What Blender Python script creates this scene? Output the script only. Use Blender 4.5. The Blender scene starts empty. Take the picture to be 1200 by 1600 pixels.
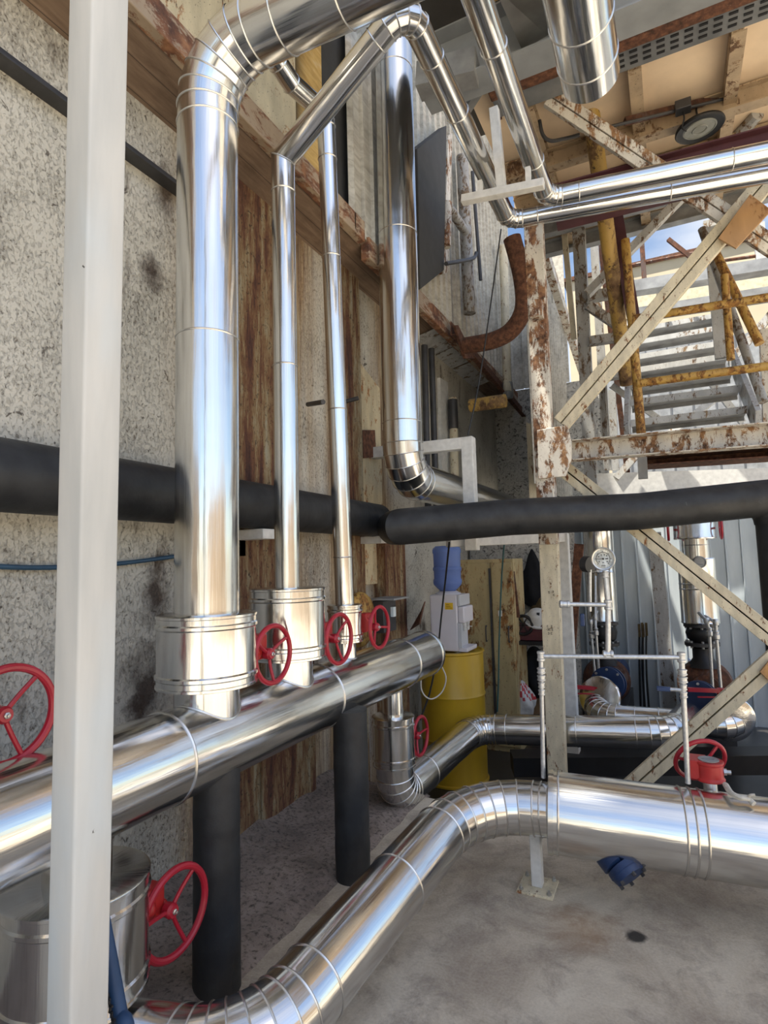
import bpy, math, random
from mathutils import Vector, Matrix, noise
random.seed(7)
S = bpy.context.scene
COL = S.collection
PI = math.pi

# ------------------------------------------------------------------ camera
cam_data = bpy.data.cameras.new('camera')
cam = bpy.data.objects.new('camera', cam_data)
COL.objects.link(cam)
cam_data.sensor_fit = 'VERTICAL'
cam_data.sensor_height = 32.0
cam_data.lens = 18.0
cam_data.clip_start = 0.02
cam.matrix_world = Matrix([[0.895303, 0.061064, 0.441252, 0.0], [0.444693, -0.06452, -0.893356, 0.0], [-0.026082, 0.996046, -0.08492, 1.65], [0, 0, 0, 1]])
S.camera = cam

# ------------------------------------------------------------------ world, sun, exposure
W = bpy.data.worlds.new('sky')
S.world = W
W.use_nodes = True
wn = W.node_tree
for n in list(wn.nodes):
    wn.nodes.remove(n)
wo = wn.nodes.new('ShaderNodeOutputWorld')
wb = wn.nodes.new('ShaderNodeBackground')
sky = wn.nodes.new('ShaderNodeTexSky')
sky.sky_type = 'NISHITA'
sky.sun_disc = False
sky.sun_elevation = math.radians(48)
sky.sun_rotation = math.radians(120)
sky.air_density = 1.0
sky.dust_density = 0.6
wtc = wn.nodes.new('ShaderNodeTexCoord')
wmap = wn.nodes.new('ShaderNodeMapping')
wmap.inputs['Scale'].default_value = (1.6, 1.6, 4.0)
wnz = wn.nodes.new('ShaderNodeTexNoise')
wnz.inputs['Scale'].default_value = 2.2
wnz.inputs['Detail'].default_value = 6
wr = wn.nodes.new('ShaderNodeValToRGB')
wr.color_ramp.elements[0].position = 0.42
wr.color_ramp.elements[1].position = 0.68
wmx = wn.nodes.new('ShaderNodeMixRGB')
wmx.inputs['Color2'].default_value = (4.6, 4.7, 4.9, 1)
wn.links.new(wtc.outputs['Generated'], wmap.inputs['Vector'])
wn.links.new(wmap.outputs['Vector'], wnz.inputs['Vector'])
wn.links.new(wnz.outputs['Fac'], wr.inputs['Fac'])
wml = wn.nodes.new('ShaderNodeMath'); wml.operation = 'MULTIPLY'; wml.inputs[1].default_value = 0.75
wn.links.new(wr.outputs['Color'], wml.inputs[0])
wn.links.new(wml.outputs[0], wmx.inputs['Fac'])
wn.links.new(sky.outputs['Color'], wmx.inputs['Color1'])
wn.links.new(wmx.outputs['Color'], wb.inputs['Color'])
wb.inputs['Strength'].default_value = 0.15
wn.links.new(wb.outputs['Background'], wo.inputs['Surface'])

SUN_DIR = Vector((0.25, 0.25, -1.0)).normalized()
sd = bpy.data.lights.new('sun', 'SUN')
sd.energy = 10.0
sd.angle = math.radians(0.6)
sd.color = (1.0, 0.93, 0.80)
so = bpy.data.objects.new('sun', sd)
so.rotation_euler = SUN_DIR.to_track_quat('-Z', 'Y').to_euler()
so.location = (6, -6, 12)
COL.objects.link(so)

S.view_settings.view_transform = 'Standard'
S.view_settings.look = 'None'
S.view_settings.gamma = 1.0
S.view_settings.use_curve_mapping = False
S.view_settings.exposure = 0.64

# ------------------------------------------------------------------ materials
class NT:
    def __init__(s, name):
        s.m = bpy.data.materials.new(name)
        s.m.use_nodes = True
        s.t = s.m.node_tree
        s.b = s.t.nodes['Principled BSDF']
        s.tc = s.t.nodes.new('ShaderNodeTexCoord')
        s.geo = s.t.nodes.new('ShaderNodeNewGeometry')
    def link(s, a, b): s.t.links.new(a, b)
    def vec(s, src='pos', scale=(1, 1, 1)):
        mp = s.t.nodes.new('ShaderNodeMapping')
        mp.inputs['Scale'].default_value = scale
        s.link(s.geo.outputs['Position'] if src == 'pos' else s.tc.outputs['UV'], mp.inputs['Vector'])
        return mp.outputs['Vector']
    def noise(s, v, scale=5, detail=4, rough=.55, dist=0):
        n = s.t.nodes.new('ShaderNodeTexNoise')
        n.inputs['Scale'].default_value = scale
        n.inputs['Detail'].default_value = detail
        n.inputs['Roughness'].default_value = rough
        n.inputs['Distortion'].default_value = dist
        s.link(v, n.inputs['Vector'])
        return n.outputs['Fac']
    def ramp(s, fac, stops):
        r = s.t.nodes.new('ShaderNodeValToRGB')
        e = r.color_ramp.elements
        while len(e) < len(stops): e.new(0.5)
        for el, (p, c) in zip(e, stops):
            el.position = p
            el.color = (c, c, c, 1) if isinstance(c, (int, float)) else (*c, 1)
        s.link(fac, r.inputs['Fac'])
        return r.outputs['Color']
    def mix(s, fac, a, b, mode='MIX'):
        n = s.t.nodes.new('ShaderNodeMixRGB')
        n.blend_type = mode
        for inp, val in ((n.inputs['Fac'], fac), (n.inputs['Color1'], a), (n.inputs['Color2'], b)):
            if isinstance(val, (int, float)): inp.default_value = val if inp.name == 'Fac' else (val, val, val, 1)
            elif isinstance(val, tuple): inp.default_value = (*val, 1)
            else: s.link(val, inp)
        return n.outputs['Color']
    def math(s, op, a, b=0.0):
        n = s.t.nodes.new('ShaderNodeMath'); n.operation = op
        for inp, val in ((n.inputs[0], a), (n.inputs[1], b)):
            if isinstance(val, (int, float)): inp.default_value = val
            else: s.link(val, inp)
        return n.outputs[0]
    def sep(s):
        n = s.t.nodes.new('ShaderNodeSeparateXYZ')
        s.link(s.geo.outputs['Position'], n.inputs[0])
        return n.outputs
    def bump(s, h, strength=.3, dist=.01):
        n = s.t.nodes.new('ShaderNodeBump')
        n.inputs['Strength'].default_value = strength
        n.inputs['Distance'].default_value = dist
        s.link(h, n.inputs['Height'])
        s.link(n.outputs['Normal'], s.b.inputs['Normal'])
    def set(s, color=None, rough=None, metal=None, **k):
        for key, val in (('Base Color', color), ('Roughness', rough), ('Metallic', metal)):
            if val is None: continue
            if isinstance(val, (int, float)): s.b.inputs[key].default_value = val if key != 'Base Color' else (val, val, val, 1)
            elif isinstance(val, tuple): s.b.inputs[key].default_value = (*val, 1)
            else: s.link(val, s.b.inputs[key])
        return s.m

def plain(name, color, rough=.5, metal=0.0, var=.25, scale=8, bump=0.0):
    """one paint or material with a mild mottling of its own"""
    t = NT(name)
    n = t.noise(t.vec(), scale, 5)
    lo = tuple(c * (1 - var) for c in color); hi = tuple(min(1, c * (1 + var * .6)) for c in color)
    c = t.ramp(n, [(.3, lo), (.7, hi)])
    if bump: t.bump(n, bump, .01)
    return t.set(c, rough, metal)

def aluminium(name, base=.80, dent=.10):
    t = NT(name)
    a = t.noise(t.vec('uv', (9, .55, 1)), 3.0, 3)
    b = t.noise(t.vec('uv', (2.2, 1.6, 1)), 2.0, 2)
    c = t.noise(t.vec('uv', (90, 1.2, 1)), 2.0, 3)
    h = t.math('ADD', t.math('MULTIPLY', a, .45), t.math('MULTIPLY', b, 1.0))
    t.bump(h, dent, .02)
    r = t.ramp(c, [(.3, .12), (.7, .24)])
    col = t.ramp(c, [(.25, (base * .92, base * .92, base * .91)), (.75, (base, base, base * .985))])
    return t.set(col, r, 1.0)

def rusty(name, paint, amount=.5, rust=(.20, .075, .025), dark=(.05, .025, .015), scale=5, rough=.6, specks=True, stretch=(1, 1, .45)):
    """old paint breaking into rust"""
    t = NT(name)
    v = t.vec('pos', stretch)
    n = t.noise(v, scale * 1.9, 9, .76, .35)
    lo = .60 - amount * .30
    mask = t.ramp(n, [(lo, 0.0), (lo + .05, 1.0)])
    n2 = t.noise(t.vec('pos'), scale * 4, 5, .6)
    rc = t.ramp(n2, [(.32, dark), (.5, rust), (.72, (rust[0] * 1.9, rust[1] * 2.1, rust[2] * 1.9))])
    pn = t.noise(t.vec('pos', (1, 1, .3)), scale * 2, 4)
    pc = t.ramp(pn, [(.25, tuple(c * .68 for c in paint)), (.7, paint)])
    col = t.mix(mask, pc, rc)
    if specks:
        sp = t.ramp(t.noise(t.vec(), scale * 13, 3, .6), [(.30, 1.0), (.345, 0.0)])
        col = t.mix(sp, col, (.03, .02, .015))
    t.bump(t.math('ADD', n, t.math('MULTIPLY', n2, .4)), .35, .006)
    return t.set(col, t.ramp(mask, [(0, rough * .75), (1, .9)]))

ALU = aluminium('aluminium_cladding', .74, .15)
ALU2 = aluminium('aluminium_cladding_dull', .70, .14)
GALV = plain('galvanised_steel', (.56, .58, .60), .38, .75, .2, 60)
STEELDARK = plain('dark_steel', (.07, .07, .075), .5, .5)
BOLT = plain('zinc_bolt', (.6, .6, .58), .35, .9)

def t_white():
    t = NT('white_post_paint')
    n = t.noise(t.vec('pos', (1, 1, .15)), 14, 5)
    c = t.ramp(n, [(.3, (.47, .48, .47)), (.65, (.58, .58, .56))])
    bl = t.ramp(t.noise(t.vec('pos', (1, 1, .35)), 4.5, 3), [(.56, 0.0), (.75, .45)])
    c = t.mix(bl, c, (.50, .62, .72))
    sp = t.ramp(t.noise(t.vec(), 26, 3, .7), [(.255, 1.0), (.275, 0.0)])
    c = t.mix(sp, c, (.05, .05, .05))
    t.bump(n, .08, .004)
    return t.set(c, .5)
WHITE = t_white()
WHITE_STEEL = plain('white_steel_paint', (.66, .66, .64), .5, 0, .15, 20)
CREAM = rusty('cream_steel_paint', (.74, .66, .48), .08, scale=9)
CREAM_RUST = rusty('cream_steel_rusty', (.72, .68, .60), .40, (.20, .10, .055), scale=5)
WHITE_RUST = rusty('white_steel_rusty', (.68, .64, .56), .33, (.22, .115, .058), scale=5.5)
RUST = rusty('rusted_steel', (.22, .12, .075), .9, (.115, .048, .028), scale=6, specks=False)
RUSTDARK = rusty('dark_rusted_steel', (.10, .06, .05), .6, (.09, .035, .02), scale=5, specks=False)
GREYSTEEL = plain('grey_steel_paint', (.30, .31, .32), .5, .2, .35, 6)
LIGHTGREY = rusty('light_grey_steel', (.55, .56, .56), .18, (.16, .10, .06), scale=6)
MIDGREY = rusty('weathered_grey_steel', (.36, .36, .35), .30, (.13, .09, .06), scale=7)
EAVEWOOD = rusty('weathered_eave_timber', (.44, .34, .24), .42, (.20, .09, .05), (.08, .04, .03), scale=3.0, specks=False, stretch=(1, .35, 1))
MAROON = plain('maroon_primer', (.085, .028, .035), .5)
YELLOW = rusty('yellow_rail_paint', (.54, .33, .08), .42, (.24, .11, .03), scale=7)
YELLOWPIPE = rusty('yellow_pipe_paint', (.50, .32, .08), .42, (.20, .12, .06), scale=2.2, stretch=(1, 1, .6))
FOAM = None
def t_foam():
    t = NT('black_rubber_foam')
    n = t.noise(t.vec(), 9, 5)
    w = t.noise(t.vec(), 3, 4, .6)
    sc = t.ramp(t.noise(t.vec(), 18, 3, .6, 1.0), [(.70, 0.0), (.76, .35)])
    c = t.ramp(n, [(.3, (.009, .010, .012)), (.75, (.028, .030, .033))])
    c = t.mix(sc, c, (.10, .10, .10))
    t.bump(t.math('ADD', n, w), .25, .02)
    return t.set(c, t.ramp(w, [(.3, .45), (.7, .65)]))
FOAM = t_foam()
RED = plain('red_valve_paint', (.36, .012, .028), .33, 0, .12, 10)
RED2 = plain('red_gearbox_paint', (.42, .02, .02), .38, 0, .18, 14)
BLUE = plain('blue_cast_iron', (.012, .035, .11), .45, 0, .3, 12)
BLUEHOSE = plain('blue_hose', (.012, .045, .12), .5, 0, .2, 12)
BLACKIRON = plain('black_iron', (.018, .018, .02), .45, .3, .3)
BLACKCLOTH = plain('black_cloth', (.008, .009, .012), .9, 0, .4, 12, .2)
BROWNCLOTH = plain('brown_cloth', (.16, .11, .05), .9, 0, .4, 9, .2)
WOODPLATE = rusty('tan_gusset', (.50, .29, .13), .18, (.34, .17, .07), (.18, .09, .04), 4, specks=False)
BEIGEBOARD = rusty('cream_board', (.66, .57, .38), .16, (.30, .13, .05), scale=6)
LILAC = plain('white_plastic', (.72, .70, .75), .35, 0, .04)
LIGHTPLASTIC = plain('pale_grey_plastic', (.58, .60, .64), .3, 0, .06)
STICKER = plain('yellow_sticker', (.80, .52, .03), .5, 0, .05)
INK = plain('black_ink', (.012, .012, .014), .6, 0, .1)
DIAL = plain('white_dial', (.70, .76, .78), .4, 0, .04)
CRATE = plain('maroon_crate_plastic', (.10, .022, .03), .45)
CARD = plain('cardboard', (.38, .24, .13), .8)
REDPLASTIC = plain('red_plastic_print', (.50, .03, .04), .4)
WHITEBAG = plain('white_plastic_bag', (.62, .62, .62), .35, 0, .2, 20, .4)
ROPE = plain('pale_tape', (.58, .56, .50), .8, 0, .2, 40)
CABLE = plain('black_cable', (.010, .010, .011), .5)
WHITECABLE = plain('white_cable', (.62, .60, .56), .5)
GREENCABLE = plain('green_cable', (.03, .10, .10), .5)
BLUECABLE = plain('blue_cable', (.03, .08, .14), .5)
DARKSHEET = plain('dark_grey_sheet', (.050, .050, .050), .8, 0, .15)
DUCTMETAL = plain('zinc_duct', (.30, .30, .29), .35, .8, .3, 4)

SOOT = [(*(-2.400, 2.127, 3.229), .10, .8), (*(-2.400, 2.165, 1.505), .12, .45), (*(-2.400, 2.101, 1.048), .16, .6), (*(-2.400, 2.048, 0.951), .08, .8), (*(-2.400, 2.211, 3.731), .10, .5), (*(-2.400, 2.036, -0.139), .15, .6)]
def t_stucco():
    t = NT('stucco_wall_paint')
    x, y, z = t.sep()
    big = t.noise(t.vec(), 1.3, 4)
    pit = t.noise(t.vec('pos', (1, 1.25, .85)), 52, 7, .70, .45)
    patch = t.noise(t.vec(), 2.6, 3)
    fine = t.noise(t.vec(), 55, 5, .6)
    base = t.ramp(big, [(.3, (.47, .45, .39)), (.7, (.64, .62, .55))])
    pit = t.math('ADD', pit, t.math('MULTIPLY', t.math('SUBTRACT', patch, .5), .28))
    pm = t.ramp(pit, [(.345, .85), (.42, 0.0)])
    col = t.mix(pm, base, (.13, .11, .085))
    pit2 = t.noise(t.vec('pos', (1, 1.2, 1)), 19, 5, .6, .8)
    col = t.mix(t.ramp(pit2, [(.315, .9), (.36, 0.0)]), col, (.10, .085, .07))
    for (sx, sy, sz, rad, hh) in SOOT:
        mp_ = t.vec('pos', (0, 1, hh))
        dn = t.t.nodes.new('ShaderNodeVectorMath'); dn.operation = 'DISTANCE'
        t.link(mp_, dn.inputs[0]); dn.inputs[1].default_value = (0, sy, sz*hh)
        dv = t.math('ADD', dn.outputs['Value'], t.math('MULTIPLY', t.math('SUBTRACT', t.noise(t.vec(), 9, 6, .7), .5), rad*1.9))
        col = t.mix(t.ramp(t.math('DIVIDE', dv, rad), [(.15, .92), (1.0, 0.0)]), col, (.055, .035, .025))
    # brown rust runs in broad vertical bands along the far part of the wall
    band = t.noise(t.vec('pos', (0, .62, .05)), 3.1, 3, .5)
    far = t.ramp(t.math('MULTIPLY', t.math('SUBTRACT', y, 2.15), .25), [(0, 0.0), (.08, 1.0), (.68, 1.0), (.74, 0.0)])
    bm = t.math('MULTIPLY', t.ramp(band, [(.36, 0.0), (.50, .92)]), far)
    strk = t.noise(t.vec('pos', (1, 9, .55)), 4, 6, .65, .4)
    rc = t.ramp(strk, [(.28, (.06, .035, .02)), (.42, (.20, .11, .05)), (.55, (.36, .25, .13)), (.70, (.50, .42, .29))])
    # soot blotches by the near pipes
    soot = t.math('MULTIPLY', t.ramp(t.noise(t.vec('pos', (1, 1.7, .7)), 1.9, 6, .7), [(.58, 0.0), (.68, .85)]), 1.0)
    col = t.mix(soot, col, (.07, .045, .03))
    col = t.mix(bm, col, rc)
    h = t.math('ADD', t.math('MULTIPLY', t.ramp(pit, [(.34, 0.0), (.50, 1.0)]), 1.0), t.math('MULTIPLY', fine, .35))
    t.bump(h, .6, .016)
    return t.set(col, .85)
STUCCO = t_stucco()

def t_grey_stucco():
    t = NT('grey_stucco')
    n = t.noise(t.vec(), 16, 6, .65, 1.5)
    c = t.ramp(n, [(.36, (.07, .065, .06)), (.45, (.42, .41, .38)), (.7, (.60, .59, .55))])
    t.bump(n, .8, .02)
    return t.set(c, .9)
GREYSTUCCO = t_grey_stucco()

def t_rustwall():
    t = NT('rust_streaked_steel')
    z1 = t.noise(t.vec('pos', (1, 1, .12)), 11, 5, .6, .3)
    s = t.noise(t.vec('pos', (1.2, 1.2, .22)), 45, 7, .75, .6)
    k = t.noise(t.vec('pos', (1, 1, .7)), 38, 7, .74, .8)
    f = t.math('ADD', t.math('MULTIPLY', z1, .65), t.math('MULTIPLY', s, .35))
    c = t.ramp(f, [(.36, (.055, .026, .022)), (.44, (.135, .055, .034)), (.49, (.21, .105, .05)), (.54, (.30, .205, .105)), (.60, (.39, .33, .215)), (.66, (.40, .38, .30))])
    c = t.mix(t.ramp(k, [(.36, .92), (.45, 0.0)]), c, (.035, .022, .016))
    t.bump(t.math('ADD', t.math('MULTIPLY', k, 1.6), s), .8, .014)
    return t.set(c, .85)
RUSTWALL = t_rustwall()

def t_concrete():
    t = NT('stained_concrete')
    a = t.noise(t.vec(), 1.7, 8, .68, .6)
    b = t.noise(t.vec(), 5, 8, .72, .5)
    f = t.noise(t.vec(), 90, 4, .6)
    c = t.ramp(a, [(.32, (.28, .22, .16)), (.48, (.51, .44, .335)), (.64, (.72, .645, .51))])
    c = t.mix(t.ramp(b, [(.32, .75), (.52, 0.0)]), c, (.20, .155, .12))
    c = t.mix(.3, c, t.ramp(f, [(.3, (.15, .13, .11)), (.7, (.48, .44, .39))]))
    # an orange rust stain below the strainer
    n = t.t.nodes.new('ShaderNodeVectorMath'); n.operation = 'DISTANCE'
    t.link(t.geo.outputs['Position'], n.inputs[0]); n.inputs[1].default_value = (-.45, 2.80, 0)
    d = t.math('ADD', n.outputs['Value'], t.math('MULTIPLY', t.math('SUBTRACT', b, .5), .5))
    c = t.mix(t.ramp(d, [(.0, .45), (.20, 0.0)]), c, (.34, .19, .08))
    # small oil spot
    n2 = t.t.nodes.new('ShaderNodeVectorMath'); n2.operation = 'DISTANCE'
    t.link(t.geo.outputs['Position'], n2.inputs[0]); n2.inputs[1].default_value = (-.235, 2.83, 0)
    d2 = t.math('ADD', n2.outputs['Value'], t.math('MULTIPLY', t.math('SUBTRACT', b, .5), .12))
    c = t.mix(t.ramp(d2, [(.025, .95), (.05, 0.0)]), c, (.015, .014, .014))
    t.bump(t.math('ADD', f, t.math('MULTIPLY', b, 1.5)), .25, .006)
    return t.set(c, t.ramp(b, [(.3, .55), (.7, .85)]))
CONCRETE = t_concrete()

def t_rough_concrete():
    t = NT('rough_dirty_concrete')
    a = t.noise(t.vec(), 3.2, 7, .7, .5)
    f = t.noise(t.vec(), 42, 6, .7)
    c = t.ramp(a, [(.3, (.15, .125, .11)), (.6, (.34, .285, .25)), (.8, (.45, .39, .35))])
    c = t.mix(t.ramp(f, [(.33, .9), (.5, 0.0)]), c, (.04, .035, .03))
    t.bump(t.math('ADD', f, a), .7, .02)
    return t.set(c, .9)
ROUGHCONC = t_rough_concrete()
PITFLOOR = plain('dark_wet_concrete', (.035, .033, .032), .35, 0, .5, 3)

def t_planks(name, cols, axis='x', width=.14):
    t = NT(name)
    x, y, z = t.sep()
    c0 = {'x': x, 'y': y, 'z': z}[axis]
    fr = t.math('FRACT', t.math('DIVIDE', c0, width))
    gap = t.ramp(fr, [(.0, 1.0), (.05, 0.0)])
    n = t.noise(t.vec('pos', (3, .4, 3)), 7, 6, .65, .5)
    b = t.noise(t.vec(), 2.4, 4, .6)
    c = t.ramp(n, [(.3, cols[0]), (.55, cols[1]), (.8, cols[2])])
    c = t.mix(t.ramp(b, [(.5, 0.0), (.75, .6)]), c, tuple(v * .45 for v in cols[0]))
    c = t.mix(gap, c, (.02, .015, .012))
    t.bump(n, .25, .008)
    return t.set(c, .8)
SOFFITWOOD = t_planks('weathered_soffit_boards', ((.13, .085, .055), (.21, .145, .10), (.30, .22, .16)))
OLDSHEET = t_planks('weathered_sheet_cladding', ((.36, .33, .28), (.55, .53, .47), (.66, .63, .56)), 'y', 3.0)
YELLOWBOARD = t_planks('yellowed_board', ((.42, .26, .08), (.62, .42, .15), (.70, .60, .40)), 'y', 3.0)
ROOFPANEL = plain('tan_roof_panel', (.82, .65, .46), .75, 0, .22, 1.7)
ROOFSTEEL = rusty('tan_roof_steel', (.50, .38, .25), .20, (.16, .09, .05), scale=4)
ROOFGREY = plain('blue_grey_beam_paint', (.27, .29, .31), .6, 0, .25, 3)
FENCE = NT('blue_grey_corrugated_sheet')
_n = FENCE.noise(FENCE.vec('pos', (1, 1, .2)), 5, 5)
FENCE = FENCE.set(FENCE.ramp(_n, [(.3, (.42, .48, .53)), (.7, (.60, .66, .70))]), .38, .35)
CREAMDOOR = rusty('yellowed_locker_paint', (.55, .44, .23), .22, (.26, .12, .04), scale=4)
FARWALL = plain('cream_far_building', (.58, .49, .34), .8, 0, .12, .8)

def t_drum():
    t = NT('yellow_drum_paint')
    n = t.noise(t.vec('pos', (1, 1, .5)), 4, 5)
    c = t.ramp(n, [(.3, (.42, .26, .015)), (.7, (.55, .345, .02))])
    return t.set(c, .35)
DRUMPAINT = t_drum()

def t_bottle():
    t = NT('blue_clear_plastic')
    t.b.inputs['Transmission Weight'].default_value = .45
    t.b.inputs['IOR'].default_value = 1.2
    t.b.inputs['Alpha'].default_value = 1
    return t.set((.24, .36, .78), .1)
BOTTLE = t_bottle()

def t_perf():
    t = NT('perforated_tray_steel')
    return t.set(t.ramp(t.noise(t.vec(), 5, 3), [(.3, (.16, .17, .18)), (.7, (.26, .27, .28))]), .5, .3)
TRAY = t_perf()

# ------------------------------------------------------------------ mesh helpers
def V(p): return Vector(p)
def frame(d, up=(0, 0, 1)):
    d = V(d).normalized(); up = V(up)
    s = d.cross(up)
    if s.length < 1e-4: s = d.cross(Vector((0, 1, 0)))
    if s.length < 1e-4: s = d.cross(Vector((1, 0, 0)))
    s.normalize()
    return s, s.cross(d).normalized(), d

class M:
    def __init__(s): s.v = []; s.f = []; s.uv = []; s.mi = []; s.cur = 0
    def face(s, idx, uv=None):
        s.f.append(idx); s.uv.append(uv); s.mi.append(s.cur)
    def add(s, vs):
        b = len(s.v); s.v.extend([V(p) for p in vs]); return b
    def box(s, c, size, rot=None):
        c = V(c); hx, hy, hz = (k / 2 for k in size)
        pts = [V((x, y, z)) for x in (-hx, hx) for y in (-hy, hy) for z in (-hz, hz)]
        if rot is not None: pts = [rot @ p for p in pts]
        b = s.add([c + p for p in pts])
        for q in ((0, 1, 3, 2), (4, 6, 7, 5), (0, 4, 5, 1), (2, 3, 7, 6), (0, 2, 6, 4), (1, 5, 7, 3)):
            s.face([b + k for k in q])
        return s
    def bbox(s, lo, hi):
        return s.box([(a + b) / 2 for a, b in zip(lo, hi)], [abs(b - a) for a, b in zip(lo, hi)])
    def extrude(s, p0, p1, poly, up=(0, 0, 1)):
        """a closed profile (side, up) swept straight from p0 to p1"""
        p0, p1 = V(p0), V(p1)
        a, u, d = frame(p1 - p0, up)
        n = len(poly)
        b = s.add([p + a * x + u * y for p in (p0, p1) for x, y in poly])
        for i in range(n):
            j = (i + 1) % n
            s.face([b + i, b + j, b + n + j, b + n + i])
        s.face([b + i for i in reversed(range(n))]); s.face([b + n + i for i in range(n)])
        return s
    def beam(s, p0, p1, w, h, up=(0, 0, 1)):
        return s.extrude(p0, p1, [(-w/2, -h/2), (w/2, -h/2), (w/2, h/2), (-w/2, h/2)], up)
    def ibeam(s, p0, p1, w, h, t=.012, up=(0, 0, 1)):
        a, b, c = w/2, h/2, t/2
        return s.extrude(p0, p1, [(-a, -b), (a, -b), (a, -b+t), (c, -b+t), (c, b-t), (a, b-t), (a, b), (-a, b), (-a, b-t), (-c, b-t), (-c, -b+t), (-a, -b+t)], up)
    def channel(s, p0, p1, w, h, t=.010, up=(0, 0, 1)):
        a, b = w/2, h/2
        return s.extrude(p0, p1, [(-a, -b), (a, -b), (a, -b+t), (-a+t, -b+t), (-a+t, b-t), (a, b-t), (a, b), (-a, b)], up)
    def angle(s, p0, p1, w, h, t=.008, up=(0, 0, 1)):
        a, b = w/2, h/2
        return s.extrude(p0, p1, [(-a, -b), (a, -b), (a, -b+t), (-a+t, -b+t), (-a+t, b), (-a, b)], up)
    def tube(s, path, r, n=32, caps=(True, True), v0=0.0, up=None):
        """gored tube: every leg of the path keeps its own rings, cut on the mitre planes"""
        path = [V(p) for p in path]
        d = [(path[i+1] - path[i]).normalized() for i in range(len(path)-1)]
        a, u, _ = frame(d[0], up or ((0, 0, 1) if abs(d[0].z) < .9 else (0, 1, 0)))
        L = v0; loops = []
        for i in range(len(d)):
            if i:
                q = d[i-1].rotation_difference(d[i]); a = q @ a; u = q @ u
            n0 = d[i] if i == 0 else (d[i-1] + d[i]).normalized()
            n1 = d[i] if i == len(d)-1 else (d[i] + d[i+1]).normalized()
            ring = []
            for base, nn in ((path[i], n0), (path[i+1], n1)):
                for k in range(n):
                    th = 2*PI*k/n
                    o = a * (math.cos(th)*r) + u * (math.sin(th)*r)
                    tt = -(o.dot(nn)) / d[i].dot(nn)
                    ring.append(base + o + d[i]*tt)
            b = s.add(ring)
            leg = (path[i+1]-path[i]).length
            for k in range(n):
                j = (k+1) % n
                u0, u1 = 2*PI*r*k/n, 2*PI*r*(k+1)/n
                s.face([b+k, b+j, b+n+j, b+n+k], [(u0, L), (u1, L), (u1, L+leg), (u0, L+leg)])
            if i == 0 and caps[0]: s.face([b+k for k in reversed(range(n))])
            if i == len(d)-1 and caps[1]: s.face([b+n+k for k in range(n)])
            loops.append((ring[:n], ring[n:]))
            L += leg
        return loops
    def loop_bead(s, pts, br=.006, m=6):
        pts = [V(p) for p in pts]; n = len(pts)
        c = sum(pts, Vector()) / n
        nrm = (pts[0]-c).cross(pts[n//4]-c).normalized()
        vs = []
        for p in pts:
            o = (p - c).normalized()
            for k in range(m):
                th = 2*PI*k/m
                vs.append(p + o*(math.cos(th)*br) + nrm*(math.sin(th)*br))
        b = s.add(vs)
        for i in range(n):
            j = (i+1) % n
            for k in range(m):
                l = (k+1) % m
                s.face([b+i*m+k, b+j*m+k, b+j*m+l, b+i*m+l])
        return s
    def ring(s, c, axis, r, br, n=40, m=8):
        a, u, d = frame(axis)
        return s.loop_bead([V(c) + a*(math.cos(2*PI*k/n)*r) + u*(math.sin(2*PI*k/n)*r) for k in range(n)], br, m)
    def lathe(s, c, axis, prof, n=32, up=(0, 0, 1)):
        """profile of (radius, height along axis)"""
        a, u, d = frame(axis, up)
        c = V(c); rows = []; L = 0
        for i, (r, h) in enumerate(prof):
            rows.append(s.add([c + d*h + a*(math.cos(2*PI*k/n)*r) + u*(math.sin(2*PI*k/n)*r) for k in range(n)]))
        for i in range(len(prof)-1):
            dl = math.hypot(prof[i+1][0]-prof[i][0], prof[i+1][1]-prof[i][1])
            R = max(prof[i][0], prof[i+1][0])
            for k in range(n):
                j = (k+1) % n
                u0, u1 = 2*PI*R*k/n, 2*PI*R*(k+1)/n
                s.face([rows[i]+k, rows[i]+j, rows[i+1]+j, rows[i+1]+k], [(u0, L), (u1, L), (u1, L+dl), (u0, L+dl)])
            L += dl
        if prof[0][0] > 1e-4: s.face([rows[0]+k for k in reversed(range(n))])
        if prof[-1][0] > 1e-4: s.face([rows[-1]+k for k in range(n)])
        return s
    def rope(s, pts, r, n=8, sub=6):
        """a smooth round strand through points"""
        P = [V(p) for p in pts]
        out = []
        for i in range(len(P)-1):
            p0 = P[max(i-1, 0)]; p1 = P[i]; p2 = P[i+1]; p3 = P[min(i+2, len(P)-1)]
            for k in range(sub):
                t = k/sub
                out.append(.5*((2*p1)+(p2-p0)*t+(2*p0-5*p1+4*p2-p3)*t*t+(3*p1-p0-3*p2+p3)*t**3))
        out.append(P[-1])
        rows = []
        a = None
        for i, p in enumerate(out):
            d = (out[min(i+1, len(out)-1)] - out[max(i-1, 0)]).normalized()
            if a is None: a, u, _ = frame(d, (.3, .2, .93))
            else:
                a = (a - d*a.dot(d)).normalized(); u = a.cross(d)
            rows.append(s.add([p + a*(math.cos(2*PI*k/n)*r) + u*(math.sin(2*PI*k/n)*r) for k in range(n)]))
        for i in range(len(rows)-1):
            for k in range(n):
                j = (k+1) % n
                s.face([rows[i]+k, rows[i]+j, rows[i+1]+j, rows[i+1]+k])
        s.face([rows[0]+k for k in reversed(range(n))]); s.face([rows[-1]+k for k in range(n)])
        return s
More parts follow.
